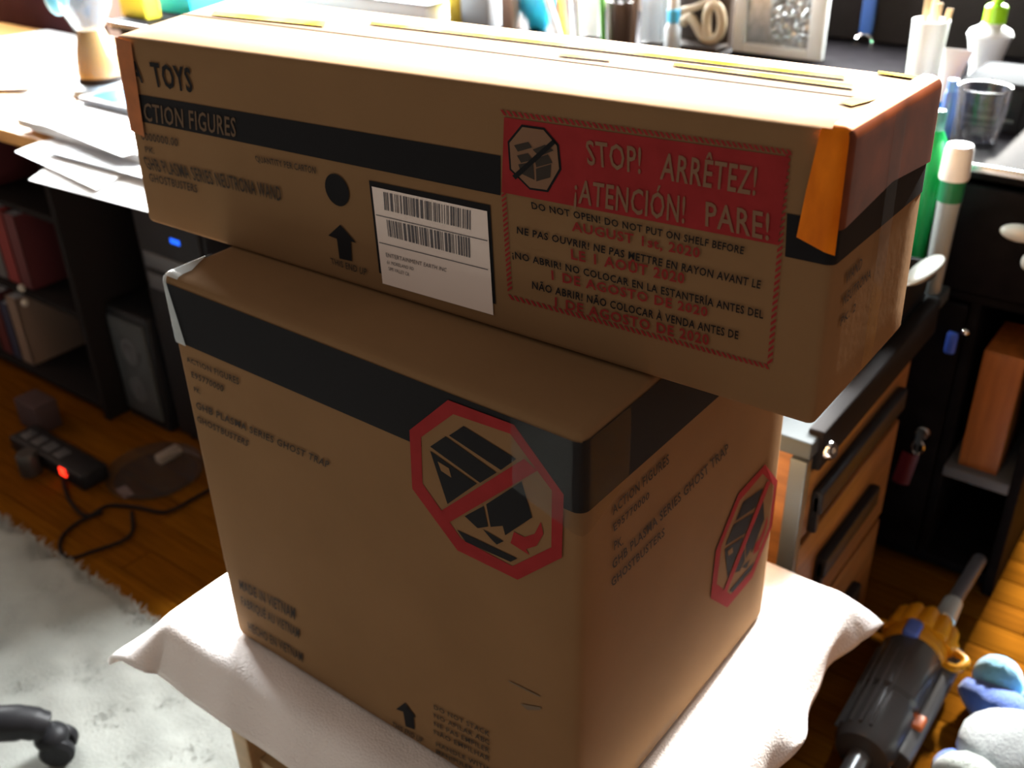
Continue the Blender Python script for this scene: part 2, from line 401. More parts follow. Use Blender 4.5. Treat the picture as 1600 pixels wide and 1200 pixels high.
def octagon_sign(face, cen, parent):
    def P(pt, off):
        a, b = LB.st('front', *pt); a = (a-c0[0])*LB.dim[0]; b = (b-c0[1])*LB.dim[2]
        if face == 'front': return LB.surf('front', c0[0]+a/LB.dim[0], c0[1]+b/LB.dim[2], off)
        return LB.surf('right', cen[0]+a/LB.dim[1]*.93, cen[1]+b/LB.dim[2], off)
    def pm(polys, off, mt, name, par):
        mb = MB()
        for pl in polys: mb.add([P(q, off) for q in pl], [tuple(range(len(pl)))])
        return mb.build(name, mt, par, smooth=False)
    s_ = pm([OCT_I], .0010, CARD, 'sign_field', parent)
    ring = MB(); n = 8; ring.add([P(q, .0014) for q in OCT_O]+[P(q, .0014) for q in OCT_I], [(i, (i+1) % n, n+(i+1) % n, n+i) for i in range(n)])
    ring.build('octagon_ring', RED_INK, parent, smooth=False)
    pm(ART, .0016, INK, 'falling_boxes_drawing', s_); pm([FLAME], .0016, RED_INK, 'flame_drawing', s_)
    pm([HOLE], .0019, CARD, 'handle_hole_drawing', s_); pm([BAR], .0021, RED_INK, 'prohibition_bar', s_)
octagon_sign('front', None, lo)
octagon_sign('right', LB.st('right', 1165, 832), lo)
for t, q in (('ACTION FIGURES', [(292, 556), (377, 590), (377, 601), (295, 564)]), ('E95770000', [(301, 579), (353, 602), (352, 612), (302, 588)]),
             ('PK.', [(305, 603), (316, 608), (316, 615), (306, 611)]), ('GHB PLASMA SERIES GHOST TRAP', [(308, 626), (520, 721), (518, 731), (309, 637)]),
             ('GHOSTBUSTERS', [(309, 648), (393, 688), (390, 697), (311, 658)]), ('MADE IN VIETNAM', [(375, 904), (464, 949), (464, 968), (377, 919)]),
             ('FABRIQUÉ AU VIETNAM', [(378, 930), (471, 982), (470, 997), (380, 944)]), ('HECHO EN VIETNAM', [(389, 970), (475, 1019), (476, 1034), (391, 984)]),
             ('THIS END UP', [(617, 1127), (664, 1153), (663, 1161), (616, 1134)])):
    text(LB, 'front', t, q, INK_GREY, lo, bold=.02)
for k, t in enumerate(('DO NOT STACK', 'NO APILAR ABC', 'NE PAS EMPILER', 'NÃO EMPILHAR')):
    text(LB, 'front', t, [(681, 1100+13*k), (768, 1142+13*k), (768, 1150+13*k), (682, 1107+13*k)], INK_GREY, lo, bold=.02)
for k, t in enumerate(('HANDLE WITH CARE', 'MANIPULER AVEC SOIN')):
    text(LB, 'front', t, [(684, 1158+12*k), (800, 1213+12*k), (800, 1221+12*k), (685, 1165+12*k)], INK_GREY, lo, bold=.02)
mb = MB(); LB.poly(mb, 'front', [(636, 1098), (653, 1121), (649, 1120), (651, 1140), (637, 1135), (633, 1112), (622, 1108)], .0012); mb.build('up_arrow', INK, lo, smooth=False)
mb = MB(); LB.poly(mb, 'front', [(797, 1062), (846, 1086), (845, 1088), (797, 1064)], .001); LB.poly(mb, 'front', [(815, 1098), (848, 1104), (846, 1108), (826, 1108)], .001)
mb.build('scuff_mark', mat('scuff', (.16, .11, .07), .8), lo, smooth=False)
for t, q in (('ACTION FIGURES', [(953, 787), (1040, 706), (1041, 721), (954, 801)]), ('E95770000', [(954, 815), (1010, 764), (1010, 775), (956, 826)]),
             ('PK.', [(956, 841), (969, 832), (970, 846), (956, 855)]), ('GHB PLASMA SERIES GHOST TRAP', [(953, 871), (1133, 689), (1135, 703), (954, 885)]),
             ('GHOSTBUSTERS', [(951, 900), (1034, 820), (1034, 833), (953, 912)])):
    text(LB, 'right', t, q, INK_GREY, lo, bold=.02)
# tape on the lower box
mb = MB(); LB.patch(mb, 'front', [(-.0, .845), (.045, .845), (.02, .999), (-.0, .999)], .0024, 6, 6); mb.build('clear_tape', TAPE_W, lo, label='glossy clear tape over the corner, its reflected light painted whitish')
mb = MB(); LB.patch(mb, 'top', [(.0, .0), (.05, .0), (.05, .05), (.0, .16)], .0016, 4, 4); mb.build('clear_tape', TAPE_W, lo)  # bright spot on the corner, painted in with the whitish tape colour
mb = MB(); LB.patch(mb, 'front', [(.87, .845), (1, .80), (1, .985), (.87, .985)], .0022, 8, 5); LB.patch(mb, 'right', [(0, .80), (.16, .845), (.16, .985), (0, .985)], .0022, 8, 5); mb.build('clear_tape', TAPE_C, lo)
mb = MB(); LB.patch(mb, 'top', [(0, .485), (1, .485), (1, .515), (0, .515)], .0006, 8, 2); mb.build('flap_seam', mat('seam_line', (.10, .06, .035), .9, spec=.04), lo)  # flap joint drawn as a thin dark line
mb = MB(); LB.patch(mb, 'right', [(.24, .02), (.46, .02), (.47, .05), (.25, .055)], .001, 6, 2); mb.build('clear_tape', TAPE_C, lo)

# prints: upper front
mb = MB(); UB.ppatch(mb, 'front', [(204, 144), (762, 238), (762, 299), (213, 187)], .0006, 16, 4)
mb.build('printed_band', INK, up)
s0, t0 = UB.st('front', 1225, 330); s1, t1 = UB.st('front', 1222, 397)
mb = MB(); UB.patch(mb, 'front', [(s1, t1), (1, t1), (1, t0), (s0, t0)], .0006, 6, 4); UB.patch(mb, 'right', [(0, t1), (1, t1+.0), (1, t0), (0, t0)], .0006, 6, 4); mb.build('printed_band', INK, up)
text(UB, 'front', 'A', [(202, 92), (218, 95), (223, 127), (209, 124)], INK, up, bold=.03)
text(UB, 'front', 'TOYS', [(231, 94), (291, 103), (296, 141), (239, 132)], INK, up, bold=.025)
text(UB, 'front', 'CTION FIGURES', [(223, 157), (359, 179), (360, 210), (226, 186)], mat('cardboard_show_through', (.15, .10, .065), .8, spec=.04), up, bold=.01)
for t, q in (('0000000.00', [(219, 203), (274, 213), (275, 226), (222, 216)]), ('PK.', [(226, 226), (241, 229), (241, 238), (228, 236)]),
             ('GHB PLASMA SERIES NEUTRONA WAND', [(222, 241), (426, 286), (428, 309), (231, 262)]), ('GHOSTBUSTERS', [(232, 268), (303, 285), (304, 298), (235, 281)]),
             ('QUANTITY PER CARTON', [(387, 238), (479, 255), (479, 266), (391, 248)]), ('THIS END UP', [(501, 396), (557, 413), (556, 424), (504, 406)])):
    text(UB, 'front', t, q, INK_GREY, up, bold=.015)
mb = MB(); UB.poly(mb, 'front', [(511+18*math.cos(a)+3*math.sin(a), 291+25*math.sin(a)+4*math.cos(a)) for a in [k*2*math.pi/28 for k in range(28)]], .0012); mb.build('printed_dot', INK, up, smooth=False)
mb = MB(); UB.poly(mb, 'front', [(516, 345), (540, 373), (532, 371), (534, 402), (515, 398), (511, 367), (498, 362)], .0012); mb.build('up_arrow', INK, up, smooth=False)
# stop panel
mb = MB(); UB.ppatch(mb, 'front', [(768, 179), (1228, 243), (1210, 379), (764, 294)], .0008, 12, 4); panel = mb.build('stop_panel', RED_INK, up, label='dark red printed panel with cut out capital letters')
mb = MB()
def hatch(a, b, n, wd, slant):
    for k in range(n):
        x = a[0]+(b[0]-a[0])*k/n; y = a[1]+(b[1]-a[1])*k/n; dx = (b[0]-a[0])/n; dy = (b[1]-a[1])/n
        q = [(x, y), (x+dx*.5, y+dy*.5), (x+dx*.5+slant[0], y+dy*.5+slant[1]), (x+slant[0], y+slant[1])]
        UB.poly(mb, 'front', q, .0010)
hatch((762, 167), (1232, 232), 52, 8, (6, 9)); hatch((1222, 240), (1193, 572), 32, 8, (9, -6)); hatch((764, 298), (774, 452), 20, 8, (7, -5)); hatch((774, 452), (1196, 566), 48, 8, (6, 9))
mb.build('hatched_border', RED_INK, up, smooth=False)
LET = mat('cardboard_letters', (.235, .135, .085), .7, spec=.04)
for t, q in (('STOP!', [(897, 212), (987, 224), (986, 266), (901, 251)]), ('ARRÊTEZ!', [(1021, 232), (1177, 256), (1173, 301), (1017, 274)]),
             ('¡ATENCIÓN!', [(881, 272), (1059, 300), (1057, 343), (879, 309)]), ('PARE!', [(1092, 308), (1197, 327), (1196, 371), (1091, 347)])):
    text(UB, 'front', t, q, LET, up, bold=.012)
for t, q in (('DO NOT OPEN! DO NOT PUT ON SHELF BEFORE', [(811, 308), (1156, 380), (1154, 392), (813, 319)]), ('NE PAS OUVRIR! NE PAS METTRE EN RAYON AVANT LE', [(789, 346), (1184, 433), (1182, 446), (789, 357)]),
             ('¡NO ABRIR! NO COLOCAR EN LA ESTANTERÍA ANTES DEL', [(781, 384), (1188, 480), (1187, 493), (782, 395)]), ('NÃO ABRIR! NÃO COLOCAR À VENDA ANTES DE', [(813, 431), (1147, 512), (1146, 525), (813, 443)])):
    text(UB, 'front', t, q, INK, up, bold=.02)
for t, q in (('AUGUST 1st, 2020', [(875, 338), (1083, 381), (1082, 397), (876, 353)]), ('LE 1 AOÛT 2020', [(874, 381), (1058, 420), (1057, 437), (875, 397)]),
             ('1 DE AGOSTO DE 2020', [(843, 414), (1096, 474), (1095, 489), (844, 429)]), ('1 DE AGOSTO DE 2020', [(849, 456), (1098, 517), (1098, 534), (849, 471)])):
    text(UB, 'front', t, q, RED_TEXT, up, bold=.025)
OC = [(796, 190), (832, 195), (855, 221), (859, 259), (838, 294), (809, 290), (777, 259), (774, 216)]
cx, cy = sum(a for a, b in OC)/8, sum(b for a, b in OC)/8
mb = MB(); UB.poly(mb, 'front', OC, .0012); mb.build('octagon_outline', INK, up, smooth=False)
mb = MB(); UB.poly(mb, 'front', [(cx+(a-cx)*.92, cy+(b-cy)*.93) for a, b in OC], .0016); of = mb.build('octagon_field', LET, up, smooth=False)
mb = MB(); Y5 = lambda L: [(740+a/2.667, 150+b/2.667) for a, b in L]
for pl in ([(120, 190), (180, 176), (196, 200), (136, 216)], [(198, 208), (250, 188), (286, 212), (226, 236)], [(132, 232), (178, 222), (198, 250), (150, 262)], [(205, 246), (262, 228), (282, 262), (214, 280)],
           [(138, 268), (200, 258), (206, 332), (150, 306)], [(212, 286), (276, 268), (272, 322), (214, 338)]): UB.poly(mb, 'front', Y5(pl), .0020)
mb.build('stacked_boxes_drawing', INK_GREY, of, smooth=False)
mb = MB(); UB.poly(mb, 'front', Y5([(282, 168), (294, 184), (128, 330), (114, 314)]), .0024); mb.build('prohibition_bar', INK, of, smooth=False)
# shipping label
mb = MB(); UB.ppatch(mb, 'front', [(559, 276), (746, 314), (755, 468), (575, 420)], .0008, 6, 5); mb.build('label_frame', INK, up)
mb = MB(); UB.ppatch(mb, 'front', [(564, 285), (742, 323), (752, 485), (581, 436)], .0014, 6, 5); st_ = mb.build('shipping_label', STICKER, up, label='white paper sticker with two barcodes')
GREY_INK = mat('barcode_print', (.10, .09, .10), .6)
for row_q in ([(582, 293), (718, 322), (718, 352), (584, 321)], [(587, 336), (719, 365), (720, 396), (590, 362)]):
    mb = MB(); x = 0
    while x < .985:
        wv = random.choice((.008, .008, .014, .02, .03)); e = min(1, x+wv)
        L = lambda i, j: ((1-i)*(1-j)*row_q[0][0]+i*(1-j)*row_q[1][0]+i*j*row_q[2][0]+(1-i)*j*row_q[3][0], (1-i)*(1-j)*row_q[0][1]+i*(1-j)*row_q[1][1]+i*j*row_q[2][1]+(1-i)*j*row_q[3][1])
        UB.poly(mb, 'front', [L(x, 0), L(e, 0), L(e, 1), L(x, 1)], .0018); x = e+random.choice((.008, .012, .02))
    mb.build('barcode', GREY_INK, st_, smooth=False)
mb = MB()
for a, b in (((571, 328), (743, 368)), ((576, 371), (744, 413))): UB.poly(mb, 'front', [a, b, (b[0], b[1]+1.4), (a[0], a[1]+1.4)], .0018)
mb.build('ruled_line', GREY_INK, st_, smooth=False)
for t, q in (('ENTERTAINMENT EARTH INC', [(586, 387), (680, 411), (679, 417), (587, 394)]), ('61 MORELAND RD', [(588, 399), (629, 410), (629, 415), (588, 405)]), ('SIMI VALLEY CA', [(590, 409), (622, 418), (622, 424), (591, 415)])):
    text(UB, 'front', t, q, GREY_INK, st_, off=.002, bold=.0)
# tape on the upper box
def stp(px, py): return UB.st('front', px, py)
a_, b_ = stp(1262, 262), stp(1246, 338)
mb = MB(); UB.patch(mb, 'front', [(b_[0], .66), (1, .62), (1, .80), (a_[0], .81)], .003, 6, 4); UB.patch(mb, 'front', [(a_[0], .81), (1, .80), (1, 1.0), (stp(1282, 201)[0], 1.0)], .003, 6, 4)
mb.build('orange_tape', TAPE_O, up, label='bright orange packing tape folded over the corner')
mb = MB(); UB.patch(mb, 'front', [(0, .52), (.034, .50), (.040, .98), (0, .99)], .003, 5, 6); mb.build('orange_tape', mat('orange_brown_tape', (.42, .13, .03), .35, var=.2, scale=40), up)
mb = MB(); UB.patch(mb, 'right', [(0, .60), (.55, .62), (1, .52), (1, .995)], .003, 2, 2); mb = MB()
UB.patch(mb, 'right', [(0, .70), (.5, .74), (.5, 1.0), (0, 1.0)], .003, 5, 5); UB.patch(mb, 'right', [(.5, .74), (1, .70), (1, 1.0), (.5, 1.0)], .003, 5, 5); mb.build('brown_tape', TAPE_B, up)
mb = MB(); UB.patch(mb, 'right', [(.42, .05), (.55, .05), (.55, .98), (.42, .98)], .0036, 3, 8); mb.build('clear_tape', TAPE_C, up)
for q in ([(640, 44), (1345, 126), (1345, 131), (640, 48)], [(1120, 110), (1352, 139), (1350, 146), (1120, 115)], [(345, 22), (560, 43), (560, 51), (345, 28)], [(1325, 167), (1368, 150), (1378, 160), (1340, 172)], [(1395, 113), (1460, 119), (1440, 128), (1390, 120)], [(955, 97), (1030, 105), (1030, 109), (955, 101)]):
    mb = MB(); UB.ppatch(mb, 'top', q, .0012, 10, 2); mb.build('orange_tape', TAPE_Y, up)
mb = MB(); UB.patch(mb, 'top', [(.985, 0), (1.0, 0), (1.0, 1), (.985, 1)], .0030, 3, 8); mb.build('orange_tape', TAPE_O, up)
mb = MB(); UB.patch(mb, 'top', [(0, .49), (.97, .49), (.97, .51), (0, .51)], .0005, 20, 2); mb.build('flap_seam', MATS['seam_line'], up)
for t, q in (('TOYS', [(1348, 275), (1378, 255), (1376, 285), (1346, 306)]), ('WAND', [(1320, 420), (1346, 395), (1344, 412), (1318, 440)]), ('NEUTRONA', [(1316, 455), (1360, 412), (1358, 428), (1314, 473)]), ('PK. 2', [(1312, 490), (1336, 466), (1334, 480), (1310, 505)])):
    text(UB, 'right', t, q, INK_GREY, up, bold=.02)

# ------------------------------------------------------------------ stool (small open wooden stand) and towel
st = thing('wooden_stand', (-.585, .73, .0), 'small honey wood stand with open front, covered by the white towel', 'stand')
MB().rbox(-.885, -.285, .493, .968, .424, .4465, .004).build('top_board', CREAM_W, st)
for x0, mt_ in ((-.865, CREAM_W), (-.335, ORANGE_W)):
    MB().rbox(x0, x0+.032, .503, .955, .0, .424, .003).build('side_panel', mt_, st)
MB().rbox(-.833, -.335, .515, .945, .20, .216, .002).build('shelf_board', CREAM_W, st)
MB().rbox(-.833, -.335, .505, .52, .345, .361, .002).build('front_rail', CREAM_W, st)
MB().rbox(-.833, -.335, .94, .95, .01, .424, .001).build('back_panel', ORANGE_W, st)
MB().rbox(-.833, -.335, .51, .525, .03, .07, .002).build('toe_rail', CREAM_W, st)

TX0, TX1, TY0, TY1, TZ = -.895, -.272, .487, .974, .4492
def towel_pt(i, j):
    a = TX0-.115+i*(TX1-TX0+.115+.066); b = TY0-.072+j*(TY1-TY0+.072+.060)
    # uneven hem
    qx = min(max(a, TX0), TX1); qy = min(max(b, TY0), TY1); ox, oy = a-qx, b-qy; d = math.hypot(ox, oy)
    z = TZ
    onbox = -.855 < qx < -.33 and .51 < qy < .93
    if not onbox: z += .0012*(1+math.sin(a*60+b*23))
    if d < 1e-6: return Vector((a, b, z))
    nx, ny = ox/d, oy/d
    s_ = a*nx*0+(qx*ny-qy*nx)      # runs along the edge
    fold = .30*math.sin((qx+qy)*31+1.2)+.16*math.sin((qx-qy)*67)
    if ox > 0: fold += .25*math.sin(qy*22+.4)
    th = 1.25-.35*abs(nx*ny)*2+fold*.55
    if oy < 0: th -= .22*abs(ny)+fold*.40*abs(ny)
    if ox < 0: th -= .25
    rho = .022; arc = rho*th
    if d < arc: h, g = rho*math.sin(d/rho), rho*(1-math.cos(d/rho))
    else:
        e = d-arc; h = rho*math.sin(th)+e*math.cos(th); g = rho*(1-math.cos(th))+e*math.sin(th)
    return Vector((qx+nx*h, qy+ny*h, z-g))
tw = MB().grid(towel_pt, 110, 84).build('towel', TOWEL, sharp=False, label='white terry towel draped over the small wooden stand under the boxes', cat='towel')
sm = tw.modifiers.new('thickness', 'SOLIDIFY'); sm.thickness = .005; sm.offset = 1

# ------------------------------------------------------------------ file cabinet behind the boxes
CX = -.352
cb = thing('drawer_cabinet', (-.58, 1.33, 0), 'low brown wood drawer cabinet with black handles and a steel top, behind the boxes', 'cabinet')
MB().rbox(-.83, CX-.012, 1.062, 1.475, .0, .575, .003).build('cabinet_body', CAB_W, cb)
MB().rbox(-.84, CX+.004, 1.052, 1.61, .575, .600, .004).build('top_plate', STEEL_G, cb)
MB().rbox(CX-.012, CX+.010, 1.075, 1.540, .548, .607, .004).build('top_edge_trim', DARK, cb)
MB().rbox(CX-.02, CX+.003, 1.048, 1.066, .0, .574, .002).build('corner_post', mat('dark_steel', (.10, .12, .13), .35, .5), cb)
for z0, z1, hz, hy0, hy1 in ((.435, .545, .470, 1.09, 1.42), (.235, .420, .318, 1.15, 1.37), (.03, .222, .12, 1.15, 1.37)):
    dr = MB().rbox(CX-.012, CX, 1.07, 1.468, z0, z1, .003).build('drawer_front', CAB_W, cb)
    MB().rbox(CX, CX+.016, hy0, hy1, hz, hz+.038, .005).rbox(CX, CX+.012, hy0, hy0+.012, hz-.03, hz+.03, .002).build('handle', BLACK_P, dr)
MB().lathe((CX+.006, 1.094, .572), [(.013, 0), (.013, .010), (.010, .014), (.004, .014), (.0035, .011)], 20, axis=(1, -.2, .3)).build('lock', CHROME, cb)

# things on the cabinet
og = thing('organizer_tray', (-.50, 1.39, .600), 'flat black plastic tray on top of the drawer cabinet', 'tray')
MB().rbox(-.66, CX-.014, 1.25, 1.535, .600, .614, .003).build('tray_base', BLACK_P, og)
for b in ((-.66, CX-.014, 1.25, 1.262), (-.66, CX-.014, 1.523, 1.535), (-.66, -.648, 1.262, 1.523), (CX-.026, CX-.014, 1.262, 1.523)):
    MB().rbox(*b, .614, .668, .003).build('tray_wall', BLACK_P, og)
MB().rbox(-.645, CX-.03, 1.265, 1.52, .640, .652, .003).build('tray_insert', DARK, og)
rt = thing('lotion_tube', (-.368, 1.572, .600), 'slim pale tube with a large white cap and green band, on the cabinet', 'tube')
MB().lathe((-.368, 1.572, .600), [(.013, 0), (.014, .003), (.0165, .14), (.0175, .152)], 24).build('tube_body', mat('pale_grey_tube', (.30, .33, .33), .3), rt)
MB().lathe((-.368, 1.572, .752), [(.018, 0), (.0185, .034)], 24).build('green_band', mat('green_print', (.01, .16, .06), .35), rt)
MB().lathe((-.368, 1.572, .786), [(.021, 0), (.0220, .003), (.0205, .046), (.018, .052), (.0, .053)], 24).build('cap', mat('white_cap', (.75, .76, .75), .35), rt)
gb = thing('green_bottle', (-.410, 1.588, .600), 'small bright green bottle with clear teal top behind the white cap', 'bottle')
MB().lathe((-.410, 1.588, .600), [(.017, 0), (.019, .004), (.019, .215), (.018, .235), (.012, .247), (.011, .250)], 24).build('bottle_body', mat('green_plastic', (.01, .40, .10), .3), gb)
MB().lathe((-.410, 1.588, .850), [(.0115, 0), (.0115, .024), (.009, .029), (0, .030)], 20).build('cap', mat('teal_plastic', (.10, .30, .28), .2, alpha=.8), gb)
random.seed(3)
def crumple(d): return .88+.10*math.sin(d.x*5+d.y*4)*math.sin(d.z*4-d.x*3)+.05*math.sin(d.y*9+d.z*7)+.03*math.sin(d.x*15-d.z*12)
MB().ell((-.425, 1.44, .652+.070), (.042, .058, .080), 26, 18, crumple).build('plastic_bag', mat('smoky_plastic_film', (.10, .105, .115), .18, var=.3, scale=20), sharp=True,
    label='crumpled smoky grey plastic bag in the black tray', cat='bag')
od = thing('oval_dish', (-.352, 1.42, .668), 'pale oval dish resting on the rim of the black tray', 'dish')
rt_m = Matrix.Rotation(.15, 3, 'X') @ Matrix.Rotation(-.35, 3, 'Y')
MB().ell((-.352, 1.44, .690), (.024, .060, .010), 28, 10, rot=Matrix.Rotation(-.5, 3, 'Y')).build('bowl', mat('pale_ceramic', (.24, .25, .23), .3), od)
MB().ell((-.352, 1.44, .684), (.016, .03, .008), 20, 8).build('foot', BLACK_P, od)

# ------------------------------------------------------------------ black desk with pedestal
bd = thing('black_desk', (-1.3, 2.0, 0), 'long black desk with a silver front edge and drawer pedestal, at the back', 'desk')
DY = 1.652
MB().rbox(-2.62, -.17, DY, 2.46, .764, .790, .004).build('desk_top', BLACK, bd)
MB().rbox(-2.62, -.17, DY-.006, DY-.0005, .776, .7900, .002).build('edge_trim', SILVER, bd)
MB().rbox(-2.62, -2.58, 1.68, 2.42, 0, .764, .003).build('leg_panel', BLACK, bd)
MB().rbox(-2.58, -.70, 2.39, 2.41, .25, .764, .002).build('modesty_panel', DARK, bd)
hp = thing('hutch_panel', (-.6, 2.41, .790), 'black upright hutch panel standing along the back of the black desk', 'panel')
MB().rbox(-1.02, -.17, 2.40, 2.425, .790, 1.02, .003).build('board', mat('black_hutch', (.022, .018, .017), .6, var=.2, scale=8, spec=.1), hp)
for x_ in (-1.0, -.21): MB().rbox(x_, x_+.02, 2.34, 2.40, .790, .95, .003).build('bracket', BLACK, hp)
# pedestal: carcass boards
px0, px1 = -.70, -.178
MB().rbox(px0, px0+.018, 1.652, 2.38, 0, .764, .002).build('pedestal_side', BLACK, bd)
MB().rbox(px1-.018, px1, 1.652, 2.38, 0, .764, .002).build('pedestal_side', BLACK, bd)
MB().rbox(px0, px1, 2.36, 2.38, 0, .764, .002).build('pedestal_back', DARK, bd)
MB().rbox(px0+.018, px1-.018, 1.66, 2.36, .02, .04, .002).build('pedestal_bottom', BLACK, bd)
MB().rbox(-.322, -.306, 1.655, 2.36, .04, .56, .002).build('pedestal_divider', BLACK, bd)
MB().rbox(px0+.018, px1-.018, 1.655, 2.36, .56, .575, .002).build('pedestal_shelf', BLACK, bd)
MB().rbox(-.306, px1-.018, 1.648, 2.30, .226, .247, .002).build('cubby_shelf', mat('grey_laminate', (.12, .125, .14), .5), bd)
dd = MB().rbox(px0+.02, -.324, 1.646, 1.662, .045, .555, .003).build('pedestal_door', BLACK, bd)
MB().lathe((-.350, 1.646, .307), [(.0135, 0), (.0135, .012), (.011, .016), (.0, .017)], 20, axis=(0, -1, 0)).build('lock', CHROME, dd)
for k in range(1):
    dw = MB().rbox(px0+.02, px1-.02, 1.646, 1.662, .58, .755, .003).build('pedestal_drawer', BLACK, bd)
    for x_, z_, r_ in ((-.272, .697, (.030, .012, .014)), (-.252, .655, (.010, .010, .014))):
        MB().ell((x_, 1.641, z_), r_, 20, 10).build('pull', mat('pale_knob', (.55, .57, .56), .3), dw)
ky = thing('key_ring', (-.350, 1.63, .20), 'steel key with dark red tag hanging from the desk door lock', 'key')
MB().tube([Vector((-.350+.010*math.cos(a), 1.622, .283+.014*math.sin(a))) for a in [k*2*math.pi/20 for k in range(20)]], .0016, 6, True).build('ring', CHROME, ky)
MB().rbox(-.357, -.345, 1.620, 1.624, .288, .318, .0015).rbox(-.3525, -.3495, 1.621, 1.623, .262, .29, .001).build('key', STEEL_G, ky)
MB().grid(lambda i, j: Vector((-.374+.030*i-.008*(1-j), 1.622-.006*math.sin(i*3), .200+.068*j)), 6, 8).build('tag', mat('dark_red_plastic', (.10, .008, .012), .4), ky)
MB().rbox(-.288, -.222, 1.665, 1.80, .247, .478, .003).build('wooden_box', mat('orange_wood_box', (.36, .12, .03), .45, var=.25, scale=6, stretch=(10, 10, 1)), label='upright orange wooden box inside the black desk cubby', cat='box')
bc = thing('blue_clip', (-.335, 1.640, .465), 'small glossy blue clip hanging on the black desk front', 'clip')
MB().rbox(-.345, -.327, 1.634, 1.6455, .468, .508, .005).build('clip_body', BLUE_P, bc)
MB().ell((-.318, 1.638, .515), (.007, .006, .006)).build('clip_end', CHROME, bc)

# ------------------------------------------------------------------ oak desk (left)
DZ = .75
ld = thing('oak_desk', (-2.3, 1.3, 0), 'honey oak desk covered with loose white papers, at the left', 'desk')
MB().rbox(-3.4, -1.25, .985, 1.640, .722, DZ, .004).build('desk_top', DESK_W, ld)
for b in ((-3.38, -3.34, 1.02, 1.60), (-1.32, -1.28, 1.02, 1.60)):
    MB().rbox(*b, 0, .722, .003).build('leg_panel', DARK, ld)
MB().rbox(-3.34, -1.32, 1.585, 1.60, .1, .722, .002).build('modesty_panel', DARK, ld)
def sheet(name, c, w_, h_, rot, z, label, mt_=PAPER, th=.0012, droop=0., curl=.0, cat='paper', group=None):
    ca, sa = math.cos(rot), math.sin(rot)
    def pt(i, j, dz):
        x, y = (i-.5)*w_, (j-.5)*h_; X = c[0]+x*ca-y*sa; Y = c[1]+x*sa+y*ca
        zz = z + curl*((2*i-1)**2*.5+(2*j-1)**2*.5)
        if droop and Y < .985: zz -= droop*((.985-Y)/.1)**1.6
        return Vector((X, Y, zz+dz))
    mb = MB(); n = 10
    mb.grid(lambda i, j: pt(i, j, th), n, n).grid(lambda i, j: pt(1-i, j, 0), n, n)
    for e in range(4):
        def side(i, j, e=e):
            a, b = ((i, 0), (1, i), (1-i, 1), (0, 1-i))[e]; return pt(a, b, th*j)
        mb.grid(side, n, 1)
    return mb.build(name, mt_, sharp=True, label=label, cat=cat, group=group)
z = DZ+.0006
sheet('paper_sheet', (-1.58, 1.01), .34, .25, .04, z, 'lowest white sheet of the pile, sagging over the desk edge by the long box', droop=.022)
sheet('paper_sheet', (-1.70, 1.02), .30, .22, -.10, z+.0016, 'white sheet second from the bottom, sagging over the desk edge', droop=.016)
z += .004
sheet('envelope', (-1.60, 1.055), .36, .22, .02, z, 'grey envelope between the sagging sheets and the upper pile', PAPER_G, .003, cat='envelope'); z += .004
sheet('paper_stack', (-1.76, 1.115), .42, .24, -.03, z, 'thick stack of white paper at the oak desk front edge', PAPER, .016, cat='paper stack'); z += .0168
sheet('paper_sheet', (-1.74, 1.10), .36, .23, -.12, z, 'top white sheet turned slightly askew on the thick paper stack', PAPER, .0012); z += .0016
ph = thing('tablet', (-1.86, 1.17, z), 'dark rimmed tablet with a blue screen lying on the paper stack', 'tablet')
MB().rbox(-1.955, -1.69, 1.125, 1.215, z, z+.014, .006).build('tablet_case', mat('dark_grey_case', (.06, .065, .08), .35), ph)
MB().rbox(-1.935, -1.71, 1.135, 1.205, z+.0138, z+.0150, .001).build('screen', mat('blue_screen', (.02, .30, .75), .15), ph)
sheet('paper_sheet', (-2.28, 1.30), .40, .30, .35, DZ+.0006, 'blank white sheet at the far left of the oak desk, front one', PAPER, .002)
sheet('paper_sheet', (-2.62, 1.40), .46, .34, -.15, DZ+.0030, 'big white sheet in front of the maroon box', PAPER, .002)
sheet('folded_flyer', (-2.33, 1.17), .20, .10, .5, DZ+.0032, 'brown folded flyer lying on the white sheet at left', mat('brown_print', (.28, .19, .13), .5, var=.5, scale=30), .003, curl=.006, cat='flyer')
sheet('paper_sheet', (-1.86, 1.40), .30, .26, .2, DZ+.0006, 'white sheet lying behind the glass lamp on the oak desk', PAPER, .002)

# glass lamp on the desk
gx, gy = -2.075, 1.262
gl = thing('glass_lamp', (gx, gy, DZ), 'clear glass globe lamp with amber base on a grey disc, on the oak desk', 'lamp')
MB().lathe((gx, gy, DZ+.003), [(.060, 0), (.066, .004), (.064, .016), (.05, .024), (.046, .025)], 32).build('base_disc', mat('grey_base', (.20, .24, .28), .35), gl)
MB().lathe((gx, gy, DZ+.028), [(.047, 0), (.048, .003), (.046, .012), (.044, .013)], 28).build('dark_ring', DARK, gl)
MB().lathe((gx, gy, DZ+.041), [(.046, 0), (.047, .01), (.040, .05), (.030, .085), (.026, .095)], 28).build('amber_font', mat('amber_glass', (.20, .13, .055), .2, alpha=.95), gl)
MB().lathe((gx, gy, DZ+.136), [(.026, 0), (.034, .010), (.052, .045), (.055, .075), (.046, .11), (.030, .14), (.026, .17)], 28).build('glass_globe', mat('blown_glass', (.16, .19, .21), .06, alpha=.5), gl)
MB().ell((gx-.072, gy-.02, DZ+.20), (.028, .022, .040), 18, 12).build('blue_shade_clip', mat('sky_blue_plastic', (.10, .50, .80), .3), gl)
MB().tube([(gx-.060, gy-.015, DZ+.165), (gx-.045, gy-.008, DZ+.13), (gx-.030, gy, DZ+.12)], .004).build('clip_arm', STEEL_G, gl)

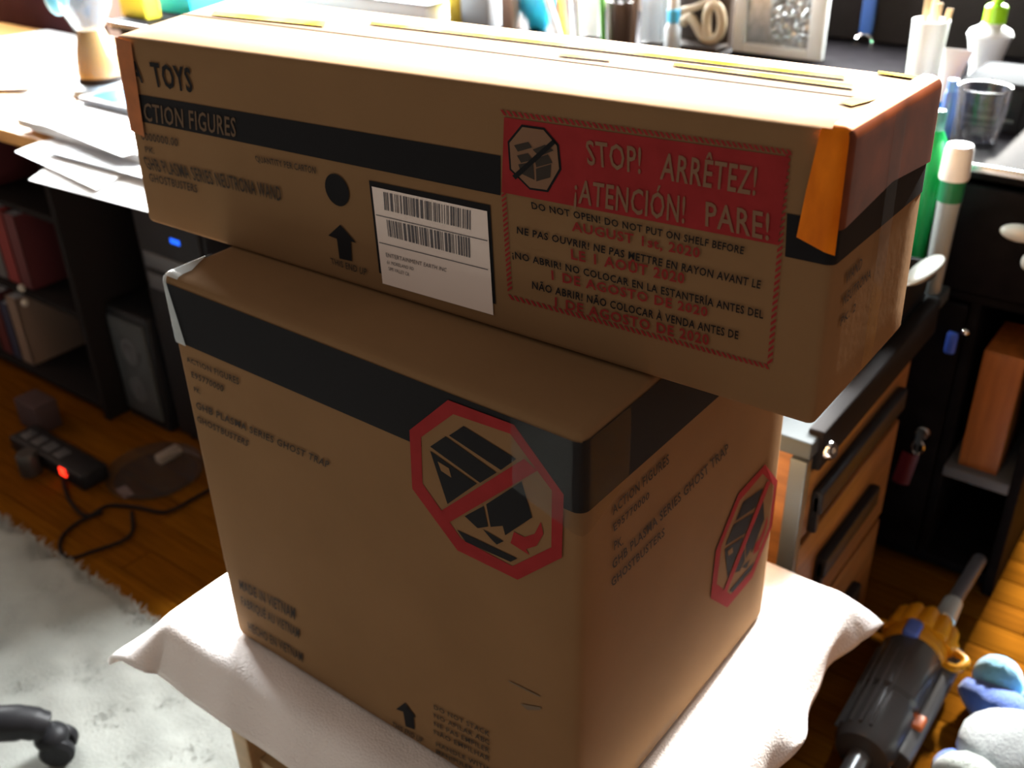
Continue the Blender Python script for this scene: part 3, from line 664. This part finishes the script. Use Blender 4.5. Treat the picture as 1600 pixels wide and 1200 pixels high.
mb_ = thing('storage_box', (-2.98, 1.53, DZ), 'dark maroon box at the far left end of the oak desk', 'box')
MB().rbox(-3.35, -2.60, 1.585, 1.636, DZ, DZ+.34, .006).build('box_body', mat('dark_maroon_board', (.030, .009, .010), .8, var=.2, scale=6, spec=.05), mb_)
MB().rbox(-3.355, -2.595, 1.580, 1.639, DZ+.30, DZ+.345, .004).build('box_lid', mat('maroon_lid', (.028, .008, .009), .8, spec=.05), mb_)

# ------------------------------------------------------------------ things standing on the black desk
BZ = .790
def base(px, Y): q = at(px, 60, y=Y); return q.x, Y
# left end: yellow and cyan cartons
def pt_x(px, py, Y): return at(px, py, y=Y).x
def carton(name, px0_, px1_, py, Y, h, mt_, label, cat, d=.05, z=BZ, top=None):
    a, b = pt_x(px0_, py, Y), pt_x(px1_, py, Y)
    t = thing(name, ((a+b)/2, Y+d/2, z), label, cat)
    MB().rbox(a, b, Y, Y+d, z, z+h, .004).build('body', mt_, t)
    if top: MB().rbox(a+.002, b-.002, Y+.002, Y+d-.002, z+h, z+h+.012, .003).build('lid', top, t)
    return t
carton('tea_tin', 193, 231, 40, 1.70, .20, mat('yellow_print', (.62, .50, .03), .4), 'yellow tin on the black desk behind the glass lamp', 'tin', top=mat('tin_lid', (.4, .4, .38), .3, .8))
carton('tissue_carton', 234, 300, 26, 1.80, .16, mat('cyan_print', (.02, .50, .72), .45), 'bright cyan carton beside the yellow tin', 'carton', d=.12, top=PAPER)
# open binder and white box behind the long box
bi = thing('ring_binder', (-2.1, 2.10, BZ), 'white ring binder with grey edges lying behind the long box', 'binder')
a, b = pt_x(380, 5, 2.0), pt_x(668, 12, 2.0)
MB().rbox(a, b, 2.0, 2.28, BZ, BZ+.004, .0015).build('back_cover', PAPER_G, bi)
MB().rbox(a+.01, b-.01, 2.004, 2.276, BZ+.004, BZ+.052, .003).build('pages', PAPER, bi)
MB().rbox(a, b, 2.0, 2.28, BZ+.052, BZ+.057, .0015).build('front_cover', mat('grey_green_cover', (.16, .20, .21), .4), bi)
carton('yellow_carton', 700, 718, 15, 2.06, .16, mat('yellow_card', (.72, .55, .04), .5), 'narrow yellow carton beside the white binder', 'carton', d=.04)
carton('grey_carton', 720, 762, 20, 2.06, .13, mat('grey_card', (.30, .33, .36), .5), 'small grey carton with white lid beside the yellow carton', 'carton', d=.06, top=PAPER)
carton('brown_carton', 782, 800, 20, 2.08, .15, mat('tan_card', (.36, .25, .20), .6), 'narrow tan carton left of the blue bag', 'carton', d=.04)
# blue bag
q = at(840, 25, y=2.12)
MB().ell((q.x, 2.12, BZ+.075), (.052, .035, .088), 24, 16, crumple).build('blue_bag', mat('blue_film', (.02, .36, .72), .3, col2=(.03, .55, .80), scale=30), label='crumpled bright blue bag behind the long box', cat='bag')
# pens etc
def pen(px_b, px_t, Y, mt_, cap, label, r=.006, h=.17, lean=0.0, grp=None, name='pen', cat='pen'):
    x0_ = pt_x(px_b, 40, Y); x1_ = pt_x(px_t, 0, Y)
    k = (h)/(max(.05, at(px_t, 0, y=Y).z-at(px_b, 40, y=Y).z)); dx = (x1_-x0_)*min(k, 1.6)
    t = thing(name, (x0_, Y, BZ), label, cat, grp)
    p0 = Vector((x0_, Y, BZ+r*.3)); p1 = Vector((x0_+dx, Y+lean, BZ+h))
    MB().cyl(p0, p0.lerp(p1, .72), r, n=12).build('barrel', mt_, t)
    MB().cyl(p0.lerp(p1, .72), p1, r*1.12, r*.9, 12).build('cap', cap, t)
    return t
# white and orange marker leaning in a clear cup
def cup(name, px, Y, r, h, mt_, label, cat='cup', wall_t=.0025):
    x = pt_x(px, 40, Y); t = thing(name, (x, Y, BZ), label, cat)
    MB().lathe((x, Y, BZ), [(0.0001, .004), (r*.86, .004), (r-wall_t, h), (r, h), (r*.9, 0), (.0001, 0)], 28).build('cup_body', mt_, t)
    return t, x
WHITE_P = mat('white_plastic', (.72, .73, .72), .35)
ORANGE_P = mat('orange_plastic', (.75, .28, .06), .4)
pen(875, 852, 2.05, WHITE_P, WHITE_P, 'white marker leaning in front of the blue bag', r=.008)
pen(882, 874, 2.09, ORANGE_P, ORANGE_P, 'orange marker beside the white leaning marker', r=.008)
pen(891, 889, 2.05, WHITE_P, PAPER_G, 'left of two upright white rods', r=.006)
pen(904, 903, 2.05, WHITE_P, PAPER_G, 'right of two upright white rods', r=.006)
carton('clear_case', 908, 935, 30, 2.12, .16, mat('clear_case', (.40, .41, .40), .15, alpha=.6), 'clear plastic case right of the white rods', 'case', d=.03)
pc, pcx = cup('pen_cup', 972, 2.10, .036, .095, mat('brown_black_cup', (.07, .045, .032), .3), 'dark brown pen cup holding markers')
for px_b, px_t, Y, mt_, cp, lb in ((944, 940, 2.06, mat('green_marker', (.10, .42, .05), .4), mat('light_green', (.2, .55, .1), .4), 'green marker just left of the dark pen cup'),
                                   (966, 962, 2.10, BLACK_P, GREY_P, 'black pen standing in the dark pen cup'), (976, 978, 2.10, GREY_P, SILVER, 'grey pen with steel cap standing in the dark pen cup'),
                                   (990, 994, 2.075, mat('brown_pen', (.14, .08, .05), .4), BLUE_P, 'brown pen with blue cap beside the dark pen cup')):
    t = pen(px_b, px_t, Y, mt_, cp, lb, r=.0065)
    if 'in the' in lb: t.location.z += .006
carton('clear_tube_box', 1000, 1034, 40, 2.12, .19, mat('frosted_plastic', (.48, .52, .54), .2, alpha=.75), 'tall frosted plastic box right of the pen cup', 'box', d=.04)
q = at(1052, 30, y=2.06); fb = thing('dropper_bottle', (q.x, 2.06, BZ), 'small frosted bottle with light blue collar and white cap', 'bottle')
MB().lathe((q.x, 2.06, BZ), [(.016, 0), (.018, .003), (.018, .055), (.011, .068)], 20).build('bottle_body', mat('frosted_grey', (.50, .54, .57), .25), fb)
MB().lathe((q.x, 2.06, BZ+.068), [(.0135, 0), (.0135, .026), (.011, .028)], 20).build('collar', mat('light_blue_plastic', (.06, .45, .75), .35), fb)
MB().lathe((q.x, 2.06, BZ+.096), [(.0115, 0), (.012, .04), (.008, .05), (0, .05)], 20).build('cap', WHITE_P, fb)
# looped beige band
pth = [(1066, 36), (1078, 27), (1088, 40), (1097, 56), (1110, 62), (1123, 55), (1128, 35), (1124, 14), (1114, 7), (1106, 18), (1104, 40), (1106, 58)]
mbb = MB().tube(spline([at(a, b, y=2.14) for a, b in pth], 5), .0105, 10)
lb_ = mbb
bb = thing('looped_strap', (at(1100, 60, y=2.14).x, 2.14, BZ), 'thick beige looped strap on a dark holder behind the long box', 'strap')
mbb.build('loop', mat('beige_rubber', (.52, .40, .26), .5), bb)
MB().tube(spline([at(a, b, y=2.15) for a, b in ((1066, 16), (1085, 12), (1104, 3), (1118, -6))], 5), .008, 10).build('upper_band', MATS['beige_rubber'], bb)
qa, qb = pt_x(1058, 60, 2.18), pt_x(1143, 60, 2.18)
MB().rbox(qa, qb, 2.165, 2.19, BZ, BZ+.26, .004).rbox(qa, qb, 2.11, 2.19, BZ, BZ+.012, .003).build('holder_board', mat('dark_brown_board', (.045, .03, .022), .5), bb)
# framed textured panel
fa, fb_ = pt_x(1146, 60, 2.16), pt_x(1284, 90, 2.16)
fp = thing('picture_frame', ((fa+fb_)/2, 2.17, BZ), 'white framed panel of crinkled silver foil standing on the black desk', 'picture frame')
MB().rbox(fa, fa+.026, 2.155, 2.175, BZ, BZ+.27, .003).build('frame_bar', WHITE_P, fp)
MB().rbox(fb_-.034, fb_, 2.155, 2.175, BZ, BZ+.27, .003).build('frame_bar', WHITE_P, fp)
MB().rbox(fa+.026, fb_-.034, 2.155, 2.175, BZ, BZ+.02, .003).build('frame_bar', WHITE_P, fp)
MB().rbox(fa+.026, fb_-.034, 2.155, 2.175, BZ+.25, BZ+.27, .003).build('frame_bar', WHITE_P, fp)
random.seed(11)
pn = MB(); nx_, nz_ = 26, 36; hh = [[random.random()*.007 if (i > 9) else 0 for i in range(nx_+1)] for j in range(nz_+1)]
pn.grid(lambda i, j: Vector((fa+.026+i*(fb_-fa-.060), 2.168-hh[round(j*nz_)][round(i*nx_)], BZ+.02+j*.23)), nx_, nz_)
pn.build('foil_sheet', mat('silver_foil', (.42, .45, .46), .3, .55, var=.25, scale=60), fp, smooth=False)
MB().rbox(fa+.01, fb_-.01, 2.175, 2.182, BZ+.005, BZ+.265, .002).build('backing_board', DARK, fp)
# blue strap with steel ring hanging from the hutch panel
kx = at(1352, 20, y=2.385).x
hs = thing('key_strap', (kx, 2.388, .80), 'blue strap with a steel ring hanging on the black hutch panel', 'key strap')
q1, q2 = at(1356, -25, y=2.385), at(1351, 52, y=2.385)
MB().rbox(q2.x-.012, q2.x+.018, 2.376, 2.392, q2.z, q2.z+.11, .004).build('strap', mat('blue_webbing', (.03, .09, .30), .6), hs)
qr = at(1349, 68, y=2.382)
MB().tube([Vector((qr.x+.018*math.cos(a), 2.384, qr.z+.020*math.sin(a))) for a in [k*2*math.pi/26 for k in range(26)]], .0048, 8, True).build('ring', CHROME, hs)
MB().lathe((q2.x+.003, 2.40, q2.z+.105), [(.008, 0), (.008, .028), (.011, .030), (.011, .033)], 16, axis=(0, -1, 0)).build('hook', SILVER, hs)
# white cup with sticks
x_ = pt_x(1447, 80, 2.0)
wc = thing('white_cup', (x_, 2.0, BZ), 'tall white cup holding wooden craft sticks, near the far end of the long box', 'cup')
MB().lathe((x_, 2.0, BZ), [(.0001, .004), (.024, .004), (.030, .135), (.0325, .135), (.027, 0), (.0001, 0)], 28).build('cup_body', mat('white_enamel', (.74, .75, .72), .4), wc)
for i, (dx, dy, lean, h) in enumerate(((-.012, .0, -.004, .24), (-.002, .008, .0, .165), (.006, -.004, .004, .16), (.014, .004, .010, .15))):
    t = thing('craft_stick', (x_+dx, 2.0+dy, BZ+.006), ('tallest wooden craft stick in the white cup, at the left', 'wide pale wooden craft stick in the white cup, second from left', 'wooden craft stick in the white cup, third from left', 'rightmost wooden craft stick in the white cup')[i], 'stick', 'craft sticks in the white cup')
    def sp(q, dx=dx, lean=lean, h=h): return Vector((x_+dx*.6+q.x+lean*2*q.z/h, 2.0+q.y, BZ+.006+q.z))
    MB().rbox(-.0055, .0055, dy-.001, dy+.001, 0, h, .001, fn=sp).build('stick', mat('birch', (.62, .44, .25), .6), t)
# white tube on a blue cap
x_ = pt_x(1479, 120, 1.90)
tt = thing('toothpaste_tube', (x_, 1.90, BZ), 'white flat tube standing on its blue cap beside the white cup', 'tube')
MB().lathe((x_, 1.90, BZ), [(.012, 0), (.013, .002), (.011, .022), (.009, .023)], 20).build('cap', mat('azure_cap', (.02, .28, .80), .3), tt)
def tb(i, j):
    a = 2*math.pi*i; t = j; rx = .014+.010*t; ry = .014*(1-t)+.0012; return Vector((x_+rx*math.cos(a)+.012*t, 1.90+ry*math.sin(a), BZ+.023+.088*t))
MB().grid(tb, 24, 8).build('tube_body', mat('white_tube', (.74, .75, .77), .35), tt)
x_ = pt_x(1478, 190, 1.76)
bt = thing('blue_tube', (x_, 1.76, BZ), 'slim translucent blue tube standing at the far corner of the long box', 'tube')
MB().lathe((x_, 1.76, BZ), [(.010, 0), (.011, .003), (.011, .070), (.009, .076)], 18).build('tube_body', mat('slate_blue', (.07, .13, .38), .25), bt)
MB().lathe((x_, 1.76, BZ+.076), [(.0085, 0), (.0085, .018), (0, .019)], 18).build('cap', mat('slate_cap', (.10, .2, .5), .3), bt)
# black riser box, pump bottle and tumbler
ra, rb_ = at(1492, 130, z=.87), at(1582, 135, z=.87)
rx0, rx1, ry = ra.x, rb_.x+.02, 1.835
rb2 = thing('media_box', ((rx0+rx1)/2, 1.9, BZ), 'small black box with a dull grey top, behind the glass tumbler', 'box')
MB().rbox(rx0, rx1, ry, ry+.15, BZ, .862, .004).build('box_body', BLACK_P, rb2)
MB().rbox(rx0+.001, rx1-.001, ry+.001, ry+.149, .862, .870, .003).build('top_panel', mat('dull_grey_panel', (.04, .042, .044), .9, spec=.02), rb2)
MB().rbox(rx0+.01, rx1-.01, ry-.002, ry+.001, .806, .812, .0008).build('front_slot', GREY_P, rb2)
pbx = pt_x(1543, 75, 2.06)
pb = thing('pump_bottle', (pbx, 2.06, BZ), 'white lotion bottle with a lime green pump behind the small black box', 'bottle')
MB().lathe((pbx, 2.06, BZ), [(.020, 0), (.022, .003), (.025, .05), (.036, .098), (.040, .108), (.036, .116), (.020, .124), (.018, .130)], 28).build('bottle_body', mat('white_bottle', (.74, .76, .76), .3), pb)
LIME = mat('lime_plastic', (.26, .56, .006), .35)
MB().lathe((pbx+.002, 2.06, BZ+.130), [(.0195, 0), (.0195, .026), (.016, .030), (.009, .032), (.008, .044)], 24).build('pump_collar', LIME, pb)
MB().ell((pbx+.010, 2.06, BZ+.178), (.030, .013, .006), 20, 8).build('pump_head', LIME, pb)
txx = at(1527, 240, z=BZ); tx, ty = txx.x-.018, txx.y+.045
MB().lathe((tx, ty, BZ), [(.0001, .008), (.029, .010), (.032, .03), (.0385, .092), (.041, .093), (.039, .06), (.033, .005), (.029, 0), (.0001, 0)], 36).build('glass_tumbler', GLASS,
    label='clear glass tumbler at the front of the black desk', cat='glass')

# ------------------------------------------------------------------ vacuum on the floor at the right
VX = -.236
vc = thing('stick_vacuum', (VX, 1.35, 0), 'grey stick vacuum with a yellow cyclone housing lying on the wooden floor', 'vacuum')
ax_ = Vector((-.008, 1, .06)).normalized()
def vp(y, r): return Vector((VX-.01*(y-1.35), y, .052+(y-1.35)*.05))
MB().lathe(vp(1.13, 0), [(.024, 0), (.040, .006), (.047, .02), (.049, .10), (.044, .105), (.044, .112), (.050, .118), (.051, .225), (.047, .232)], 32, axis=ax_).build('dust_bin', mat('smoky_bin', (.075, .077, .082), .25), vc)
for k in range(5):
    a = math.radians(200+k*18)
    d = Vector((math.cos(a)*.050, 0, -math.sin(a)*.050))
    MB().cyl(vp(1.15, 0)+d, vp(1.34, 0)+d, .0025, n=8).build('bin_rib', GREY_P, vc)
MB().lathe(vp(1.362, 0), [(.048, 0), (.053, .006), (.051, .03), (.043, .058), (.028, .076), (.012, .085), (0, .086)], 32, axis=ax_).build('cyclone_shroud', YELLOW_P, vc)
yc = vp(1.40, 0)
for k in range(7):
    a = math.radians(-5+k*30)
    d = Vector((math.cos(a), 0, math.sin(a)))
    cy_ = yc+d*.044
    MB().lathe(cy_-Vector((0, .012, 0)), [(.015, 0), (.017, .006), (.014, .042), (.008, .052)], 14, axis=ax_).build('cyclone_cone', YELLOW_P, vc)
for s_ in (-1, 1):
    MB().tube(spline([yc+Vector((s_*.048, -.03, .005)), yc+Vector((s_*.070, -.035, .012)), yc+Vector((s_*.077, -.012, .014)), yc+Vector((s_*.053, .004, .010))], 5), .007, 10).build('side_lug', YELLOW_P, vc)
MB().rbox(VX-.022, VX+.004, 1.350, 1.392, .094, .113, .008).build('release_button', mat('vivid_blue_button', (.10, .19, .72), .35), vc)
MB().cyl(vp(1.45, 0)+Vector((.022, 0, .02)), vp(1.505, 0)+Vector((.022, 0, .02)), .018, .016, 20).build('wand_joint', mat('pale_steel', (.55, .62, .64), .3, .5), vc)
MB().cyl(vp(1.505, 0)+Vector((.022, 0, .02)), Vector((VX+.026, 1.640, .085)), .0125, n=16).build('wand', mat('grey_wand', (.12, .125, .15), .3, .3), vc)
MB().cyl(vp(1.135, 0), Vector((VX+.002, .95, .030)), .017, .015, 16).build('lower_wand', mat('steel_wand', (.30, .32, .34), .3, .7), vc)
MB().cyl(Vector((VX+.050, 1.16, .036)), Vector((VX+.054, 1.42, .046)), .018, n=14).build('motor_tube', GREY_P, vc)
MB().rbox(VX+.040, VX+.064, 1.215, 1.245, .050, .062, .005).build('trigger', mat('red_orange_plastic', (.55, .12, .02), .4), vc)
# plush bundle
ps = thing('plush_slipper', (-.05, 1.27, 0), 'soft grey plush slipper with blue band and pale blue toes, on the wooden floor', 'slipper')
def fuzz(d): return 1+.03*math.sin(d.x*13+d.z*9)*math.sin(d.y*11)
FZ = dict(bump=.8, bscale=300, sheen=.5)
MB().ell((-0.036, 1.260, .046), (.092, .090, .046), 30, 18, fuzz).build('body', mat('grey_plush', (.30, .34, .37), .95, **FZ), ps)
MB().ell((-0.048, 1.330, .038), (.115, .045, .038), 30, 16, fuzz, rot=Matrix.Rotation(-.35, 3, 'Z')).build('band', mat('blue_plush', (.03, .11, .48), .9, **FZ), ps)
for c, r in (((-.108, 1.398, .048), (.040, .036, .042)), ((-.018, 1.362, .050), (.058, .036, .044))):
    MB().ell(c, r, 22, 14, fuzz, rot=Matrix.Rotation(-.45, 3, 'Z')).build('toe', mat('pale_blue_plush', (.16, .45, .66), .9, **FZ), ps)
MB().ell((-0.088, 1.165, .052), (.052, .040, .045), 22, 14, fuzz).build('heel', mat('pale_grey_plush', (.42, .48, .47), .95, **FZ), ps)
MB().ell((-0.116, 1.200, .026), (.030, .036, .026), 18, 12, fuzz).build('heel_trim', MATS['blue_plush'], ps)

# ------------------------------------------------------------------ under the oak desk
sh = thing('black_shelf', (-2.45, 1.25, 0), 'low black shelf unit under the oak desk', 'shelf')
MB().rbox(-2.98, -2.96, 1.08, 1.42, 0, .70, .002).build('side_board', DARK, sh)
MB().rbox(-2.09, -2.07, 1.08, 1.42, 0, .70, .002).build('side_board', DARK, sh)
MB().rbox(-2.98, -2.07, 1.42, 1.435, 0, .70, .002).build('back_board', DARK, sh)
for z_ in (.02, .265, .50, .68): MB().rbox(-2.96, -2.09, 1.085, 1.42, z_, z_+.015, .002).build('shelf_board', DARK, sh)
BK = {n: mat('cover_'+n, c, .5) for n, c in dict(red=(.20, .022, .02), brown=(.14, .07, .045), maroon=(.10, .02, .022), grey=(.11, .10, .10), tan=(.22, .15, .11), navy=(.03, .035, .07), black=(.02, .02, .02)).items()}
def book(x0, w_, h_, z_, c, label, y0=1.10, d=.15):
    t = thing('book', (x0+w_/2, y0+d/2, z_), label, 'book', 'books on the black shelf')
    MB().rbox(x0+.002, x0+w_-.002, y0+.003, y0+d, z_+.003, z_+h_-.003, .001).build('pages', PAPER_G, t)
    MB().box(x0, x0+.002, y0, y0+d, z_, z_+h_).box(x0+w_-.002, x0+w_, y0, y0+d, z_, z_+h_).box(x0, x0+w_, y0, y0+.003, z_, z_+h_).build('cover', BK[c], t, smooth=False)
x = -2.62
for w_, h_, c, lb in ((.035, .15, 'grey', 'grey book, leftmost on the upper shelf board'), (.030, .14, 'navy', 'navy book on the upper shelf board'), (.045, .15, 'brown', 'brown book on the upper shelf board'),
                      (.04, .13, 'black', 'black book between brown and maroon ones, upper shelf board'), (.05, .145, 'maroon', 'thick maroon book on the upper shelf board')):
    book(x, w_, h_, .515, c, lb); x += w_+.003
x = -2.60
for w_, h_, c, lb in ((.05, .17, 'brown', 'brown book at the left of the middle shelf board'), (.04, .16, 'tan', 'tan book on the middle shelf board'), (.035, .19, 'black', 'thin black book on the middle shelf board'),
                      (.045, .18, 'grey', 'grey book next to the red one, middle shelf board'), (.055, .20, 'red', 'red book on the middle shelf board, showing brightest'), (.05, .19, 'maroon', 'maroon book right of the red one, middle shelf board')):
    book(x, w_, h_, .280, c, lb); x += w_+.004
x = -2.62
for w_, h_, c, lb in ((.05, .17, 'black', 'black book at the left of the lowest shelf board'), (.05, .18, 'maroon', 'maroon book on the lowest shelf board'), (.04, .16, 'navy', 'navy book on the lowest shelf board'), (.05, .19, 'tan', 'tan book on the lowest shelf board')):
    book(x, w_, h_, .035, c, lb); x += w_+.004
pcq = thing('computer_tower', (-1.80, 1.32, 0), 'black computer tower with a blue light under the oak desk', 'computer')
MB().rbox(-1.86, -1.64, 1.14, 1.56, .02, .60, .006).build('case', BLACK_P, pcq)
MB().rbox(-1.855, -1.645, 1.128, 1.142, .025, .595, .006).build('front_panel', BLACK_P, pcq)
MB().rbox(-1.735, -1.705, 1.1265, 1.129, .524, .535, .001).build('power_light', mat('blue_led', (.0, .05, .5), .3, emit=((.01, .13, 1.), 1.6)), pcq)
for z_ in (.40, .45): MB().rbox(-1.84, -1.66, 1.125, 1.129, z_, z_+.035, .002).build('drive_bay', GREY_P, pcq)
for x_ in (-1.84, -1.68):
    for y_ in (1.16, 1.52): MB().cyl((x_, y_, 0), (x_, y_, .02), .014).build('foot', DARK, pcq)
sp_ = thing('speaker', (-1.98, 1.20, 0), 'small grey mesh speaker on the floor under the oak desk', 'speaker')
MB().rbox(-2.055, -1.90, 1.13, 1.30, 0, .30, .008).build('cabinet', BLACK_P, sp_)
MB().rbox(-2.045, -1.91, 1.122, 1.132, .03, .28, .004).build('grille', mat('speaker_mesh', (.05, .055, .058), .6, bump=.5, bscale=600), sp_)
for k, (zz) in enumerate((.20, .10)):
    MB().lathe((-1.977, 1.123, zz), [(.032, 0), (.034, .003), (.028, .005), (.02, .002), (.0, .003)], 24, axis=(0, -1, 0)).build('cone', GREY_P, sp_)
# small things on the floor under the desk
def spot(px, py, z): return at(px, py, z=z)
q = spot(105, 728, .035); q2 = spot(132, 719, .035)
psd = thing('power_strip', (q.x, q.y, 0), 'black power strip with two red lights on the floor', 'power strip')
MB().rbox(q.x-.22, q2.x+.06, q.y-.012, q.y+.055, 0, .038, .006).build('strip_body', BLACK_P, psd)
LED = mat('red_led', (.6, .02, .01), .3, emit=((1., .03, .01), 3.2))
MB().rbox(q.x-.012, q.x+.012, q.y-.0155, q.y-.011, .016, .036, .003).build('switch_light', LED, psd)
MB().ell((q2.x, q.y-.012, .028), (.006, .003, .006), 12, 8).build('indicator_light', mat('dim_red_led', (.4, .02, .01), .3, emit=((1., .03, .02), .5)), psd)
for k in range(4): MB().rbox(q.x-.20+k*.045, q.x-.17+k*.045, q.y+.005, q.y+.035, .037, .040, .001).build('socket', GREY_P, psd)
# two white earbud-like knobs on the shelf
for k, (px_, py_) in enumerate(((42, 447), (47, 470))):
    q = at(px_, py_, y=1.092); 
    MB().ell((q.x, 1.078, q.z), (.0085, .0085, .010), 16, 10).build('drawer_knob', mat('cream_knob', (.55, .5, .42), .4), sh)
# cables
pts = [spot(a, b, .006) for a, b in ((98, 745), (108, 780), (135, 806), (170, 790), (215, 793), (260, 800), (310, 775), (345, 755))]
MB().tube(spline(pts, 7), .0042, 8).build('power_cable', DARK, label='black cable running from the power strip along the wooden floor', cat='cable')
pts = [spot(a, b, .006+.008*(i in (4, 5))) for i, (a, b) in enumerate(((206, 800), (207, 830), (190, 846), (150, 860), (112, 872), (95, 862), (98, 838), (125, 815), (160, 800)))]
MB().tube(spline(pts, 7), .004, 8).build('cable_loop', DARK, label='black cable lying in a loop on the wooden floor by the rug', cat='cable')
# clear lid on the floor
q = spot(242, 735, .012); 
MB().lathe((q.x, q.y, 0), [(.094, .002), (.100, .006), (.103, .018), (.106, .019), (.104, .004), (.098, 0), (.0001, 0), (.0001, .003), (.09, .003)], 40).build('dish_cover', mat('clear_lid', (.08, .07, .07), .12, alpha=.3),
    label='round clear plastic lid lying on the floor under the oak desk', cat='lid')
q = spot(195, 768, .002)
sheet('paper_slip', (q.x, q.y), .045, .022, -.2, .0012, 'small pale paper slip on the floor by the plastic lid', mat('pinkish_slip', (.35, .26, .25), .7), .001, cat='paper')
q = spot(262, 705, .02)
MB().rbox(q.x-.012, q.x+.012, q.y-.03, q.y+.03, .0, .022, .005).build('adapter', mat('beige_grey_adapter', (.26, .22, .19), .5), label='small beige adapter lying behind the plastic lid', cat='adapter')
q = spot(58, 636, .05)
MB().rbox(q.x-.045, q.x+.045, q.y-.03, q.y+.03, 0, .075, .004).build('small_carton', mat('pink_grey_carton', (.07, .045, .045), .8, spec=.1), label='small pinkish carton on the floor beside the black shelf', cat='carton')
q = spot(45, 722, .03)
MB().lathe((q.x, q.y, 0), [(.022, 0), (.024, .004), (.024, .05), (.02, .056), (0, .056)], 20).build('round_tin', mat('dull_tin', (.07, .065, .06), .4, .5), label='small dull tin on the floor at the far left', cat='tin')

# ------------------------------------------------------------------ office chair at the lower left
tip = spot(80, 1168, .045); tip.z = 0; hub = tip-Vector((math.cos(.84), math.sin(.84), 0))*.35
ang0 = math.atan2(tip.y-hub.y, tip.x-hub.x); LEN = (tip-hub).length
oc = thing('office_chair', (hub.x, hub.y, .022), 'black office chair base with rounded leg and caster, at the lower left on the rug', 'chair')
RZ = .022
MB().lathe((hub.x, hub.y, RZ+.075), [(.035, 0), (.045, .01), (.045, .06), (.03, .075)], 24).build('hub', BLACK_P, oc)
MB().cyl((hub.x, hub.y, RZ+.13), (hub.x, hub.y, RZ+.42), .025, .018, 20).build('gas_column', CHROME, oc)
for k in range(5):
    a = ang0+k*2*math.pi/5; d = Vector((math.cos(a), math.sin(a), 0)); nrm = Vector((-d.y, d.x, 0))
    e = hub+d*LEN
    path = [hub+d*(.03)+Vector((0, 0, RZ+.115)), hub+d*(LEN*.5)+Vector((0, 0, RZ+.105)), hub+d*(LEN-.045)+Vector((0, 0, RZ+.088)), hub+d*(LEN-.015)+Vector((0, 0, RZ+.080)), hub+d*(LEN+.004)+Vector((0, 0, RZ+.068))]
    lg = MB().tube(spline(path, 5), [.030]*6+[.027]*6+[.025]*5+[.023]*3+[.018], 14).build('leg', BLACK_P, oc)
    cs = MB()
    for s_ in (-1, 1): cs.lathe(e+d*.012+nrm*(s_*.005)+Vector((0, 0, RZ+.026)), [(.006, 0), (.023, .0), (.026, .004), (.026, .014), (.020, .020), (.004, .021)], 24, axis=nrm*s_)
    cw = cs.build('caster', BLACK_P, oc)
    MB().ell(e+d*.006+Vector((0, 0, RZ+.046)), (.026, .026, .020), 18, 10).build('caster_hood', BLACK_P, oc)
MB().rbox(hub.x-.19, hub.x+.19, hub.y-.19, hub.y+.19, RZ+.42, RZ+.50, .035, (3, 3, 1)).build('seat', mat('black_fabric', (.02, .02, .022), .9, bump=.3, bscale=400), oc)
bk = MB().rbox(hub.x-.20, hub.x-.15, hub.y-.18, hub.y+.18, RZ+.62, RZ+1.02, .022, (1, 3, 3)).build('backrest', MATS['black_fabric'], oc)
MB().tube(spline([(hub.x-.05, hub.y, RZ+.41), (hub.x-.22, hub.y, RZ+.40), (hub.x-.235, hub.y, RZ+.55), (hub.x-.205, hub.y, RZ+.75)], 5), .016, 10).build('back_support', BLACK_P, oc)
